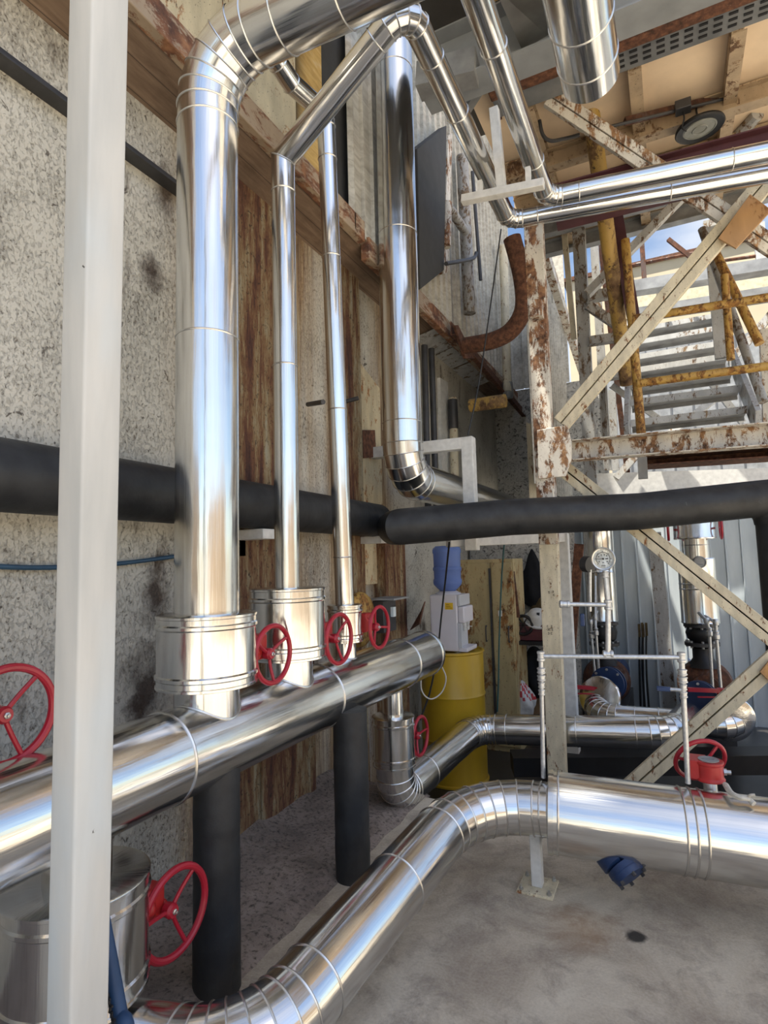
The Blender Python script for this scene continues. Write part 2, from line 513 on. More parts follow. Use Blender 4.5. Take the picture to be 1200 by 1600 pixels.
    def corrugated(s, p0, p1, z0, z1, pitch=.09, amp=.012, kind='box', thick=.003, nrm=None):
        """a profiled sheet standing on the line p0-p1"""
        p0, p1 = V(p0), V(p1)
        d = (p1-p0); L = d.length; d.normalize()
        nn = V(nrm).normalized() if nrm else V((-d.y, d.x, 0))
        prof = []
        k = int(L/pitch)
        for i in range(k):
            x = i*pitch
            if kind == 'box': prof += [(x, 0), (x+pitch*.42, 0), (x+pitch*.5, amp), (x+pitch*.92, amp)]
            elif kind == 'rib': prof += [(x, 0), (x+pitch*.84, 0), (x+pitch*.88, amp), (x+pitch*.96, amp)]
            else: prof += [(x+pitch*q/6, amp*.5*(1-math.cos(2*PI*q/6))) for q in range(6)]
        prof.append((L, 0))
        n = len(prof)
        b = s.add([V((p0.x, p0.y, z)) + d*x + nn*(y-th) for th in (0, thick) for z in (z0, z1) for x, y in prof])
        for i in range(n-1):
            s.face([b+i, b+i+1, b+n+i+1, b+n+i]); s.face([b+2*n+i, b+3*n+i, b+3*n+i+1, b+2*n+i+1])
            s.face([b+i, b+2*n+i, b+2*n+i+1, b+i+1]); s.face([b+n+i, b+n+i+1, b+3*n+i+1, b+3*n+i])
        return s
    def slab(s, pts, t, nrm):
        """a flat polygon given thickness along nrm"""
        pts = [V(p) for p in pts]; o = V(nrm).normalized()*t; n = len(pts)
        b = s.add(pts + [p+o for p in pts])
        s.face(list(range(b, b+n))); s.face([b+n+i for i in reversed(range(n))])
        for i in range(n):
            j = (i+1) % n
            s.face([b+i, b+n+i, b+n+j, b+j])
        return s
    def build(s, name, mat, parent=None, label=None, sharp=34, bevel=0.0):
        mats = mat if isinstance(mat, (list, tuple)) else [mat]
        xs = [p.x for p in s.v]; ys = [p.y for p in s.v]; zs = [p.z for p in s.v]
        c = Vector(((min(xs)+max(xs))/2, (min(ys)+max(ys))/2, min(zs)))
        me = bpy.data.meshes.new(name)
        me.from_pydata([tuple(p-c) for p in s.v], [], s.f)
        for m_ in mats: me.materials.append(m_)
        ul = me.uv_layers.new(name='UVMap')
        for poly, uv, mi in zip(me.polygons, s.uv, s.mi):
            poly.material_index = mi
            poly.use_smooth = True
            if uv:
                for li, q in zip(poly.loop_indices, uv): ul.data[li].uv = q
        import bmesh
        bm = bmesh.new(); bm.from_mesh(me)
        bmesh.ops.recalc_face_normals(bm, faces=bm.faces)
        bm.to_mesh(me); bm.free()
        me.set_sharp_from_angle(angle=math.radians(sharp))
        o = bpy.data.objects.new(name, me)
        o.location = c
        COL.objects.link(o)
        if bevel:
            bv = o.modifiers.new('edge', 'BEVEL'); bv.width = bevel; bv.segments = 2; bv.limit_method = 'ANGLE'
        if parent is not None:
            o.parent = parent
            o.matrix_parent_inverse = world_of(parent).inverted()
        if label: o['label'] = label
        return o

def world_of(o):
    m = Matrix.Translation(o.location)
    return m

def tag(o, label, cat, group=None, kind=None):
    o['label'] = label; o['category'] = cat
    if group: o['group'] = group
    if kind: o['kind'] = kind
    return o
def thing(name, label, cat, loc, group=None):
    o = bpy.data.objects.new(name, None)
    o.empty_display_size = .05
    o.location = loc
    COL.objects.link(o)
    return tag(o, label, cat, group)
def struct(name, m, mat, label, cat='structure', **k):
    o = m.build(name, mat, **k)
    return tag(o, label, cat, kind='structure')

def fillet(p0, p1, p2, rad, n):
    """points of an arc of n gores rounding the corner p1"""
    p0, p1, p2 = V(p0), V(p1), V(p2)
    a = (p0-p1).normalized(); b = (p2-p1).normalized()
    ang = a.angle(b); half = (PI-ang)/2
    if rad <= 1e-6: return [p1.copy()]
    t = rad*math.tan(half)
    c = p1 + (a+b).normalized()*(rad/math.cos(half))
    s0 = (p1+a*t)-c; s1 = (p1+b*t)-c
    ax = s0.cross(s1).normalized()
    return [c + Matrix.Rotation(2*half*k/n, 3, ax) @ s0 for k in range(n+1)]

def pipe(root, corners, rads, r, gores=6, mat=None, seams=None, bead=.0042, n=40, caps=(True, True), names=('straight_section', 'elbow')):
    """insulated pipe run: straight sections and gored elbows as parts of root. seams: {leg: [fractions]}"""
    mat = mat or ALU
    P = [V(p) for p in corners]
    seams = seams or {}
    start = P[0]; vlen = 0
    for i in range(1, len(P)):
        if i < len(P)-1:
            g = gores if not isinstance(gores, (list, tuple)) else gores[i-1]
            arc = fillet(P[i-1], P[i], P[i+1], rads[i-1], g)
            end = arc[0]; nxt = arc[-1]
            t0 = (P[i]-P[i-1]).normalized(); t1 = (P[i+1]-P[i]).normalized()
            if len(arc) == 1:
                e = r*1.25
                ep = [P[i]-t0*e, P[i], P[i]+t1*e]; end = ep[0]; nxt = ep[2]
            else: ep = [arc[0]-t0*.012] + arc + [arc[-1]+t1*.012]
            me = M(); loops = me.tube(ep, r*1.003, n, (False, False))
            for k in range(1, len(loops)): me.loop_bead(loops[k][0], bead)
            me.build(names[1], mat, root)
        else: end = P[i]
        ms = M(); ms.tube([start, end], r, n, (caps[0] and i == 1, caps[1] and i == len(P)-1), vlen)
        for fr in seams.get(i-1, []):
            ms.ring(start.lerp(end, fr), end-start, r, bead, n, 6)
        ms.build(names[0], mat, root)
        vlen += (end-start).length + .37
        if i < len(P)-1: start = nxt
    return root

# ================================================================== SETTING
m = M()
m.bbox((-2.6, -4, -.5), (5.0, 3.85, 0))
struct('floor', m, CONCRETE, 'stained grey concrete yard slab in the foreground', 'floor')
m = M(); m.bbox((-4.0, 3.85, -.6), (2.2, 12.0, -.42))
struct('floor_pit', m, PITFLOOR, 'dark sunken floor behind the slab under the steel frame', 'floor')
m = M(); m.bbox((-12, -14, -.7), (16, -4, -.02)); m.bbox((5.0, -4, -.7), (16, 3.85, -.02)); m.bbox((2.2, 3.85, -.7), (16, 12, -.42))
struct('ground', m, plain('pale_sunlit_yard', (.62, .56, .47), .85, 0, .15, 1), 'open yard beyond the slab', 'ground')
# rough plinth between the slab and the wall
m = M()
nx, ny = 6, 60
for j in range(ny+1):
    for i in range(nx+1):
        x = -2.4 + .78*i/nx; y = -1 + 4.9*j/ny
        h = .028 + .016*noise.noise(Vector((x*4, y*4, 0))) + .10*max(0, 1-i/1.4)*(.6+.5*noise.noise(Vector((y*5, 3, 1))))
        m.v.append(Vector((x + (.02*noise.noise(Vector((y*6, 0, 5))) if i == nx else 0), y, h if i < nx else -.005)))
for j in range(ny):
    for i in range(nx):
        a = j*(nx+1)+i
        m.face([a, a+1, a+nx+2, a+nx+1])
struct('trim_1', m, ROUGHCONC, 'crumbling dirty concrete strip along the foot of the wall', 'plinth', sharp=60)

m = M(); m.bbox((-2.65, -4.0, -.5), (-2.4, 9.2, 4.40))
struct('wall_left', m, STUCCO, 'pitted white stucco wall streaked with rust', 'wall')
# embedded rusty columns and panels on the wall
m = M(); m.bbox((-2.40, 2.74, -.02), (-2.36, 3.16, 4.2))
struct('trim_2', m, RUSTWALL, 'rust streaked steel panel on the wall behind the tallest pipe', 'column')
m = M(); m.bbox((-2.40, 2.95, 0), (-2.345, 3.55, 1.35))
struct('trim_3', m, RUSTWALL, 'yellow and brown stained lower wall panel behind the black foam legs', 'column')
m = M(); m.bbox((-2.40, 4.00, -.3), (-2.335, 4.34, 4.2))
struct('trim_4', m, RUSTWALL, 'rusted square column standing out from the wall by the third pipe', 'column')
m = M(); m.bbox((-2.40, 4.62, -.42), (-2.28, 5.05, 1.95))
struct('trim_5', m, RUSTWALL, 'brown rusted column below the black pipe joint', 'column')
m = M(); m.slab([(-2.395, 4.37, 1.45), (-2.395, 4.77, 1.45), (-2.395, 4.77, 3.28), (-2.395, 4.37, 3.42)], .028, (1, 0, 0))
m.build('cream_board', BEIGEBOARD, bevel=.004)
tag(bpy.data.objects['cream_board'], 'tall cream painted board on the wall beside the fourth pipe', 'board')
# soffit with eave beam, upper sheet wall
m = M(); m.slab([(-2.42, -1.0, 4.13), (-2.42, 9.0, 4.13), (-2.04, 9.0, 4.22), (-2.04, -1.0, 4.22)], .04, (0, 0, 1))
struct('ceiling_soffit', m, SOFFITWOOD, 'brown boarded soffit under the upper floor', 'ceiling')
m = M(); m.bbox((-2.10, -1.0, 4.19), (-2.03, 3.9, 4.36)); m.bbox((-2.10, 3.95, 4.08), (-2.02, 9.0, 4.26))
struct('trim_6', m, EAVEWOOD, 'weathered brown eave timber along the soffit edge', 'beam', bevel=.006)
m = M(); m.angle((-2.36, -1, 3.80), (-2.36, 2.62, 3.80), .09, .10)
struct('trim_7', m, STEELDARK, 'dark steel angle running along the top of the wall', 'beam')
m = M(); m.corrugated((-2.06, 9.0, 0), (-2.06, 3.7, 0), 4.22, 8.4, .17, .03, 'rib', nrm=(1, 0, 0))
struct('wall_upper', m, OLDSHEET, 'weathered white profiled cladding of the upper floor', 'wall')
m = M(); m.bbox((-2.10, -4.0, 4.34), (-2.06, .60, 12)); m.bbox((-2.10, .60, 4.34), (-2.06, 3.0, 6.6)); m.bbox((-2.65, -4.0, 4.42), (-2.10, .60, 12))  # tall near part is an unseen addition that keeps sun off the slab
struct('wall_upper_near', m, BEIGEBOARD, 'peeling cream boards above the soffit, extended upward out of view to shade the yard', 'wall')
m = M(); m.bbox((-2.10, 3.0, 4.34), (-2.07, 3.35, 6.6))
struct('trim_8', m, YELLOWBOARD, 'yellowed board above the soffit behind the slanted pipe', 'board')
m = M(); m.bbox((-2.2, 3.33, 4.24), (-2.12, 4.3, 8.4))
struct('trim_9', m, DARKSHEET, 'dark gap in the upper cladding', 'wall')

m = M()
for ya, yb in ((5.75, 6.35), (6.38, 6.95), (7.0, 7.9)):
    m.slab([(-2.40, ya, 4.118), (-2.40, yb, 4.118), (-2.06, yb, 4.20), (-2.06, ya, 4.20)], -.006, (0, 0, 1))
struct('trim_26', m, LIGHTGREY, 'pale patch sheets under the far soffit', 'sheet')
# far stucco wall and shed front
m = M(); m.bbox((-2.4, 9.0, -.42), (-.75, 9.2, 4.3))
struct('wall_back', m, GREYSTUCCO, 'grey stucco wall closing the far corner', 'wall')
m = M(); m.bbox((-2.36, 7.3, -.42), (-1.05, 7.42, 2.25))
struct('wall_shed', m, GREYSTUCCO, 'low stucco wall behind the locker', 'wall')

m = M(); m.corrugated((-2.06, 8.98, 0), (-1.22, 8.98, 0), 4.3, 6.6, .17, .03, 'rib', nrm=(0, -1, 0))
struct('wall_back_upper', m, OLDSHEET, 'weathered profiled cladding above the far stucco corner', 'wall')
# roof canopy
m = M(); m.bbox((-1.18, 4.0, 5.20), (3.0, 6.5, 5.26))
struct('ceiling', m, ROOFPANEL, 'tan underside of the canopy roof', 'ceiling')
m = M()
m.ibeam((-1.42, 3.75, 5.22), (5, 3.75, 5.22), .24, .42)
struct('trim_10', m, ROOFGREY, 'deep blue grey beam along the canopy front', 'beam')
m = M(); m.bbox((-1.0, 3.90, 5.06), (5, 4.03, 5.14))
struct('trim_11', m, RUST, 'crumbling rusty ledge along the canopy front', 'beam', bevel=.01)
m = M(); m.bbox((-1.0, 3.62, 5.43), (5, 3.35, 5.52))
struct('trim_12', m, YELLOWPIPE, 'stained yellow edge above the canopy beam', 'beam')
# perforated cable tray under the roof
m = M()
m.bbox((-1.0, 4.06, 5.10), (5, 4.24, 5.115)); m.bbox((-1.0, 4.05, 5.10), (5, 4.06, 5.16)); m.bbox((-1.0, 4.24, 5.10), (5, 4.25, 5.16))
o = m.build('cable_tray', TRAY); tag(o, 'grey perforated cable tray under the tan roof behind the rusty ledge', 'cable tray')
m = M()
for i in range(34):
    for k in range(3):
        x = -.3 + i*.085
        m.bbox((x, 4.085+k*.05, 5.094), (x+.05, 4.085+k*.05+.018, 5.101))
m.build('slots', INK, o)['kind'] = 'stuff'
for i, x in enumerate((-.78, -.02, .62, 1.35, 2.1)):
    m = M(); m.channel((x, 4.26, 5.14), (x, 6.45, 5.14), .09, .11)
    struct('trim_%d' % (13+i), m, ROOFSTEEL, 'roof joist under the tan canopy panels', 'beam')
for i, y in enumerate((4.95, 5.5, 6.0, 6.42)):
    m = M(); m.ibeam((-1.18, y, 5.10), (5, y, 5.10), .10, .16)
    struct('trim_%d' % (20+i), m, [ROOFSTEEL, ROOFSTEEL, GREYSTEEL, GREYSTEEL][i], 'purlin under the tan canopy panels', 'beam')
m = M(); m.bbox((-2.05, 1.75, 5.75), (-.25, 3.62, 5.85)); m.bbox((-1.50, 3.62, 5.75), (-.25, 5.2, 5.85))
struct('ceiling_dark', m, DARKSHEET, 'dark deck above the canopy front', 'ceiling')

# blue grey corrugated fence behind the pumps
F0 = (-1.415, 8.336, -0.367); F1 = (0.934, 8.493, -0.418)
m = M(); m.corrugated((F0[0], F0[1], 0), (F1[0]+1.6, F1[1]-.35, 0), -.42, 2.2, .17, .022, 'rib', nrm=(0, -1, 0))
struct('wall_right', m, FENCE, 'blue grey ribbed sheet fence behind the pumps', 'wall')
# far cream building against the sky
m = M(); m.bbox((-3.0, 22.5, 0), (12, 25, 12.2))
o = m.build('building', FARWALL); tag(o, 'cream building far behind the stairs against the blue sky', 'building')
m = M(); m.bbox((-3.1, 22.4, 12.2), (12.1, 25, 12.35)); m.build('roof_edge', RUST, o)
m = M()
for k in range(4): m.bbox((-1.5+k*1.9, 22.44, 10.3), (.1+k*1.9, 22.5, 11.3))  # patches of sunlight on the far wall, painted as paler panels
m.build('sun_patch', plain('painted_sunlight_cream', (.66, .58, .40), .8), o)

# ================================================================== HEADER
HX, HZ, HR = -1.75, .932, .168
h = thing('header_pipe', 'fat silver header pipe running along the wall at waist height', 'pipe', (HX, 1.0, 0))
m = M(); m.tube([(HX, -.9, HZ), (HX, 4.17, HZ)], HR, 56)
for y in (1.62, 2.68, 3.72): m.ring((HX, y, HZ), (0, 1, 0), HR, .006, 48, 6)
m.build('pipe_shell', ALU, h)
m = M(); m.lathe((HX, 4.17, HZ), (0, 1, 0), [(HR+.006, -.02), (HR+.006, .006), (HR-.01, .012), (0, .016)], 48); m.build('end_cap', ALU2, h)

def handwheel(root, c, axis, r=.112, rot=0.0, up=(0, 0, 1), mat=None):
    mat = mat or RED
    m = M()
    a, u, d = frame(axis, up)
    c = V(c)
    m.ring(c, axis, r, r*.092, 48, 10)
    m.lathe(c - d*.035, axis, [(.012, -.01), (.024, -.008), (.026, .02), (.020, .030), (.0, .031)], 20)
    for k in range(3):
        th = rot + 2*PI*k/3
        o = a*math.cos(th) + u*math.sin(th)
        m.rope([c - d*.022 + o*.018, c - d*.016 + o*r*.5, c + o*(r-.004)], .0075, 8, 4)
    w = m.build('handwheel', mat, root)
    m = M(); m.lathe(c - d*.006, axis, [(.010, 0), (.010, .006), (.005, .008), (.005, .014), (0, .015)], 6, up); m.build('hub_nut', BOLT, w)
    return w

def jacket_valve(label, c, zb, zt, r, neck=None, wheel=None, wrot=0.0, wr=.112, group=None):
    """an insulated gate valve: silver jacket box, necks, red gearbox and handwheel. c = (x, y)"""
    x, y = c
    t = thing('insulated_valve', label, 'valve', (x, y, zb))
    m = M()
    hgt = zt-zb
    prof = [(.02, 0), (r-.004, 0), (r+.004, .003), (r+.004, .012), (r, .015)]
    for hh in (.16, .84):
        prof += [(r, hgt*hh-.012), (r+.006, hgt*hh-.006), (r+.006, hgt*hh+.006), (r, hgt*hh+.012)]
    prof += [(r, hgt-.015), (r+.004, hgt-.012), (r+.004, hgt-.003), (r-.004, hgt), (.02, hgt)]
    m.lathe((x, y, zb), (0, 0, 1), prof, 64)
    m.build('jacket', ALU, t)
    if neck:
        nr, n0, n1 = neck
        m = M(); m.lathe((x, y, n0), (0, 0, 1), [(nr, 0), (nr, n1-n0)], 48)
        m.build('neck', ALU, t)
        zs = 1 if n1 > HZ else -1
        m = M(); m.loop_bead([(x+nr*math.cos(2*PI*k/48), y+nr*math.sin(2*PI*k/48), HZ+zs*math.sqrt(max(0, HR*HR-(nr*math.cos(2*PI*k/48))**2))) for k in range(48)], .006, 6); m.build('saddle_bead', ALU, t)
    if wheel:
        wx, wy, wz = wheel
        g = M()
        gx = wx-.085
        g.box((gx, y+r+.035, wz+.03), (.06, .09, .11)); g.lathe((gx, y+r-.01, wz+.02), (0, 1, 0), [(.05, 0), (.05, .03), (.035, .05)], 20)
        g.lathe((gx-.03, wy, wz), (1, 0, 0), [(.028, 0), (.028, .05), (.016, .06)], 16)
        g.build('gearbox', RED2, t, bevel=.006)
        m = M(); m.lathe((gx, wy, wz), (1, 0, 0), [(.008, 0), (.008, wx-gx-.03)], 12); m.build('stem', BOLT, t)
        handwheel(t, wheel, (1, 0, 0), wr, wrot)
    return t

# jackets on top of the header
Y1, Y2, Y3 = 1.85, 2.415, 2.985
jacket_valve('largest low silver valve jacket under the thickest riser with red handwheel', (HX, Y1), (-1.750, 1.836, 1.162)[2], (-1.750, 1.836, 1.454)[2], .200, (.131, HZ+.09, 1.19), (-1.602, 2.100, 1.253), .5, .124)
jacket_valve('tall silver valve jacket under the slanted pipe with red handwheel', (HX, Y2), (-1.750, 2.413, 1.182)[2], (-1.750, 2.420, 1.529)[2], .188, (.122, HZ+.10, 1.18), (-1.595, 2.655, 1.248), .25, .127)
jacket_valve('small silver valve jacket under the thinnest riser with red handwheel', (HX, Y3), (-1.750, 2.979, 1.182)[2], (-1.750, 2.987, 1.401)[2], .100, (.062, HZ+.14, 1.21), (-1.599, 3.135, 1.254), 1.15, .122)
jacket_valve('silver valve jacket out of frame with red handwheel above the post foot', (HX, .70), 1.10, 1.47, .20, (.12, HZ+.1, 1.11), (-1.775, 1.060, 1.226), .18, .138)
# jackets hung below the header
jacket_valve('silver valve jacket hanging under the header behind the white post', (HX, 1.277), .335, .672, .212, (.10, .66, HZ-.12), (-1.627, 1.565, 0.447), .15, .142)
jacket_valve('narrow silver valve jacket hanging under the far header end', (HX, 3.60), (-1.750, 3.588, 0.284)[2], (-1.750, 3.609, 0.609)[2], .140, (.072, (-1.750, 3.609, 0.609)[2]-.01, HZ-.14), (-1.635, 3.790, 0.433), .9, .128)

# black foam insulated legs under the header
for (lx, ly, hgt, lab) in ((-1.70, 1.85, .86, 'black foam wrapped leg under the header beside the lower handwheel'), (-1.60, 2.76, .86, 'black foam wrapped leg under the header end with torn foil')):
    m = M()
    rows = 26
    rr = .092
    prof = [(rr*(1+.03*noise.noise(Vector((k*.5, ly*3, 0)))), k/rows*hgt) for k in range(rows+1)]
    m.lathe((lx, ly, 0.0), (0, 0, 1), prof, 40)
    o = m.build('foam_wrapped_leg', FOAM); tag(o, lab, 'pipe leg')

# ================================================================== RISERS
t = thing('riser_pipe', 'thickest silver riser bending right across the top of the wall', 'pipe', (HX, Y1, 1.43))
c4 = math.radians(3)
P0 = (HX, Y1, 1.43); P1 = (HX, Y1+.005, 3.97); P2 = (-.20, Y1+.04, 3.93); P3 = (-.205, 2.76, 3.93)
pipe(t, [P0, P1, P2, P3], [.27, .25], .132, [6, 6], seams={0: [.53, .965], 1: [.14, .42, .8], 2: [.45, .80]}, n=56)
t = thing('slanted_riser_pipe', 'slim silver riser with a slanted upper leg meeting the canopy pipe', 'pipe', (HX, Y2, 1.53))
AX, AZ = -.935, 4.16
AY0, AY1 = 2.26, 4.12
pipe(t, [(HX, Y2, 1.52), (HX, Y2+.005, 3.83), (AX, AY0, AZ+.04), (AX, AY1, AZ), (1.35, AY1+.42, AZ)], [0, .10, .12], .0635, [1, 4, 4], seams={0: [.52, .95], 1: [.90], 2: [.12, .36, .80], 3: [.05, .45, .9]}, n=44)
t = thing('canopy_pipe', 'silver pipe parallel to the slanted riser run turning along the canopy', 'pipe', (-.63, 1.2, AZ))
BX = -.63; BY1 = 3.98
pipe(t, [(BX, .6, AZ+.02), (BX, BY1, AZ), (1.35, BY1+.30, AZ)], [.12], .066, [4], seams={0: [.62, .90], 1: [.06, .55, .9]}, n=44)
t = thing('thin_riser_pipe', 'thinnest dented silver riser ending behind the slanted pipe', 'pipe', (HX, Y3, 1.39))
top3 = (-1.750, 2.873, 4.424)
pipe(t, [(HX, Y3, 1.385), (HX, top3[1], top3[2]), (-1.780, 2.550, 4.388), (-1.780, 2.212, 4.445)], [.08, 0], .056, [4, 1], seams={0: [.10, .40, .72, .93], 2: [.2]}, n=40)
t = thing('far_riser_pipe', 'large silver drop pipe turning away above the black foam pipe', 'pipe', (-1.86, 4.12, 2.3))
p4a = (-1.860, 4.173, 6.220); p4b = (-1.860, 4.131, 2.751)
pipe(t, [p4a, (-1.86, p4b[1], 2.305), (-1.86, 7.2, 2.305)], [.27], .160, [6], seams={0: [.12, .52, .955]}, n=52)

# ================================================================== LOW PIPES ON THE SLAB
t = thing('low_return_pipe', 'large silver pipe low on the slab with many gored elbows', 'pipe', (-1.1, 2.2, .1))
C1 = (-1.02, 2.97, .40)
pipe(t, [(HX, 1.277, .345), (HX, 1.277, .185), (-1.19, 1.40, .215), C1, (-0.603, 3.000, 0.405)], [.145, .30, .40], .125, [5, 7, 7], seams={2: [.10, .62], 3: [.45, .9]}, n=56)
ia, ib = (-0.614, 2.994, 0.402), (0.548, 3.193, 0.345)
ib = tuple(a_+(b_-a_)*2.0 for a_, b_ in zip(ia, ib))
t = thing('insulated_fat_pipe', 'fattest silver insulated pipe lying across the slab to the frame edge', 'pipe', (0, 3.2, .1))
m = M(); m.tube([ia, ib], .184, 60)
va, vb = V(ia), V(ib)
for fr in (.0175, .2475, .265, .2825, .435, .62): m.ring(va.lerp(vb, fr), vb-va, .184, .006, 56, 6)
m.build('pipe_shell', ALU, t)
m = M(); dd = (vb-va).normalized(); m.lathe(va, -dd, [(.19, -.02), (.19, .004), (.13, .010)], 56); m.build('end_cap', ALU2, t)
# white foot under the pipe
t = thing('pipe_support', 'short white post on a bolted base plate under the low pipe', 'support', (-.70, 3.03, 0))
m = M(); m.bbox((-.725, 3.02, .012), (-.672, 3.073, .275)); m.build('post', WHITE_STEEL, t, bevel=.004)
m = M(); m.bbox((-.785, 2.955, 0), (-.61, 3.13, .013)); m.build('base_plate', CREAM, t, bevel=.002)
for bx, by in ((-.765, 2.975), (-.63, 2.975), (-.765, 3.11), (-.63, 3.11)):
    m = M(); m.lathe((bx, by, .012), (0, 0, 1), [(.012, 0), (.012, .010), (.006, .010), (.006, .022), (0, .023)], 6); m.build('bolt', BOLT, t)
# blue strainer leg below the fat pipe
t = thing('strainer', 'dark blue iron strainer cap sticking out below the fat pipe', 'strainer', (-0.297, 3.011, 0.222))
s0 = (-0.349, 3.001, 0.294); s1 = (-0.245, 2.928, 0.196)
ax = V(s1)-V(s0)
L = ax.length
m = M(); m.lathe(s0, ax, [(.098, -.06), (.090, L*.55), (.062, L*.62), (.062, L*.66)], 32); m.build('body', BLUE, t)
m = M(); m.lathe(s0, ax, [(.075, L*.62), (.082, L*.64), (.082, L*.80), (.078, L*.82), (.078, L*.86), (.072, L*.98), (.05, L*1.0), (0, L*1.0)], 32); m.build('flange', BLUE, t)
for k in range(6):
    a_, u_, d_ = frame(ax)
    m = M(); m.lathe(V(s0)+a_*(math.cos(k*PI/3)*.066)+u_*(math.sin(k*PI/3)*.066)+d_*(L*.97), ax, [(.009, 0), (.009, .016), (0, .017)], 6); m.build('bolt', STEELDARK, t)

# red gearbox with handwheel on the fat pipe
t = thing('gear_operator', 'red gearbox with tilted handwheel on top of the fat pipe', 'valve operator', (0.097, 3.231, 0.550))
g0 = V((0.101, 3.215, 0.620))
m = M()
m.lathe(g0+Vector((0, 0, -.045)), (0, 0, 1), [(.062, 0), (.066, .004), (.066, .012), (.060, .016), (.060, .075), (.064, .08), (.064, .09), (.0, .092)], 28)
m.box(g0+Vector((-.055, .015, .005)), (.09, .11, .085))
m.build('gearbox', RED2, t, bevel=.006)
m = M(); m.lathe(g0+Vector((0, 0, .047)), (0, 0, 1), [(.045, 0), (.045, .004), (0, .005)], 24); m.ring(g0+Vector((0, 0, .051)), (0, 0, 1), .028, .0015, 24, 4); m.box(g0+Vector((0, 0, .053)), (.05, .008, .003)); m.build('indicator_plate', GREYSTEEL, t)
m = M(); m.lathe(g0+Vector((.06, 0, .0)), (1, 0, 0), [(.016, 0), (.016, .012), (.010, .012), (.010, .03), (0, .031)], 6); m.build('adjusting_bolt', BOLT, t)
m = M(); m.lathe(g0+Vector((0, 0, -.10)), (0, 0, 1), [(.03, 0), (.03, .06)], 16); m.build('stem', BOLT, t)
wc = V((0.068, 3.332, 0.627))
wax = Vector((-.35, .80, .42))
m = M(); m.lathe(g0+Vector((-.05, .02, .01)), wc-(g0+Vector((-.05, .02, .01))), [(.011, 0), (.011, (wc-g0).length*.9)], 12); m.build('shaft', BOLT, t)
handwheel(t, wc, wax, .118, .9)
# ragged pale tape on the fat pipe
m = M()
pts = [(0.160, 3.158, 0.581), (0.174, 3.081, 0.576), (0.206, 3.059, 0.567), (0.238, 3.070, 0.562), (0.259, 3.053, 0.550)]
m.rope(pts, .012, 8, 5); m.rope([V(p)+Vector((.005, -.012, .004)) for p in pts[:4]], .009, 8, 5); m.rope([pts[3], (0.247, 3.056, 0.583), (0.266, 3.053, 0.589)], .006, 6, 4)
o = m.build('insulation_tape', ROPE); tag(o, 'loose end of pale tape lying on the fat pipe beside the gearbox', 'tape')

# ================================================================== GALVANISED GAUGE BRANCH
t = thing('gauge_branch', 'galvanised small pipework standing on the fat pipe carrying a pressure gauge', 'pipework', (-0.344, 3.242, 0.492))
GD = 2.93
def gpt(x, y): return None
gl = [(-0.643, 3.034, 0.543), (-0.623, 3.019, 1.148)]; gr = [(0.007, 3.151, 0.567), (0.016, 3.167, 1.150)]
gm = (-0.309, 3.095, 1.161); gt = (-0.296, 3.101, 1.403); gg = (-0.302, 3.104, 1.572)
def gal(p, q, r, name='pipe_length'):
    m = M(); m.tube([p, q], r, 16); return m.build(name, GALV, t)
def fit(c, axis, r, L, name='fitting'):
    m = M(); a_ = V(axis).normalized()
    m.lathe(V(c)-a_*(L/2), axis, [(r*.8, 0), (r, .003), (r, L*.25), (r*.86, L*.3), (r*.86, L*.7), (r, L*.75), (r, L-.003), (r*.8, L)], 18)
    return m.build(name, GALV, t)
gal(gl[0], gl[1], .0115); gal(gr[0], gr[1], .0125); gal(gl[1], gr[1], .0115)
gal(gm, gt, .013); gal(gt, gg, .013, 'gauge_riser')
gs = (-0.496, 3.035, 1.410)
gal(gt, gs, .011)
for c_, ax_ in ((gl[1], (0, 0, 1)), (gr[1], (0, 0, 1)), (gm, V(gr[1])-V(gl[1])), (gt, (0, 0, 1)), (gs, V(gt)-V(gs))):
    fit(c_, ax_, .0195, .05)
for f_ in (.70, .76, .82, .88):
    fit(V(gl[0]).lerp(V(gl[1]), f_), (0, 0, 1), .017 + .004*(f_ > .8), .030, 'union_nut'); fit(V(gr[0]).lerp(V(gr[1]), f_), (0, 0, 1), .018 + .004*(f_ > .8), .030, 'union_nut')
fit(V(gg)+Vector((0, 0, -.02)), (0, 0, 1), .018, .03, 'union_nut')
# ball valves with blue levers
bv_ = V((0.004, 3.153, 0.998))
m = M(); m.box(bv_+Vector((-.075, 0, 0)), (.062, .018, .022)); m.build('lever', BLUE, t, 'blue lever', bevel=.004)
m = M(); m.lathe(bv_, V((-1, 0, 0)), [(.009, 0), (.009, .05)], 8); m.build('lever_stem', GALV, t)
bv2 = V((-0.418, 3.069, 1.341))
m = M(); m.box(bv2+Vector((0, 0, -.012)), (.02, .016, .062)); m.build('lever', BLUE, t, 'blue lever', bevel=.004)
# gauge
gc = V((-0.304, 3.064, 1.633))
look = (Vector((.25, -1.0, -.05))).normalized()
gt_ = thing('pressure_gauge', 'round white dial pressure gauge on top of the galvanised branch', 'gauge', gc)
m = M(); m.lathe(gc-look*.03, look, [(.0, 0), (.045, 0), (.050, .006), (.050, .030), (.057, .032), (.058, .038), (.054, .043), (.049, .041), (.049, .034)], 40); m.build('case', BOLT, gt_)
m = M(); m.lathe(gc+look*.003, look, [(.049, 0), (.049, .001), (0, .001)], 40); m.build('dial', DIAL, gt_)
a_, u_, d_ = frame(look)
if u_.z < 0: a_, u_ = -a_, -u_
a_ = u_.cross(look).normalized()
fc = gc+look*.0055
m = M()
def tick(ang, r0, r1, w):
    o_ = a_*math.cos(ang)+u_*math.sin(ang)
    m.beam(fc+o_*r0, fc+o_*r1, w, .001, look)
arc = [fc+(a_*math.cos(math.radians(q))+u_*math.sin(math.radians(q)))*.032 for q in range(-45, 226, 9)]
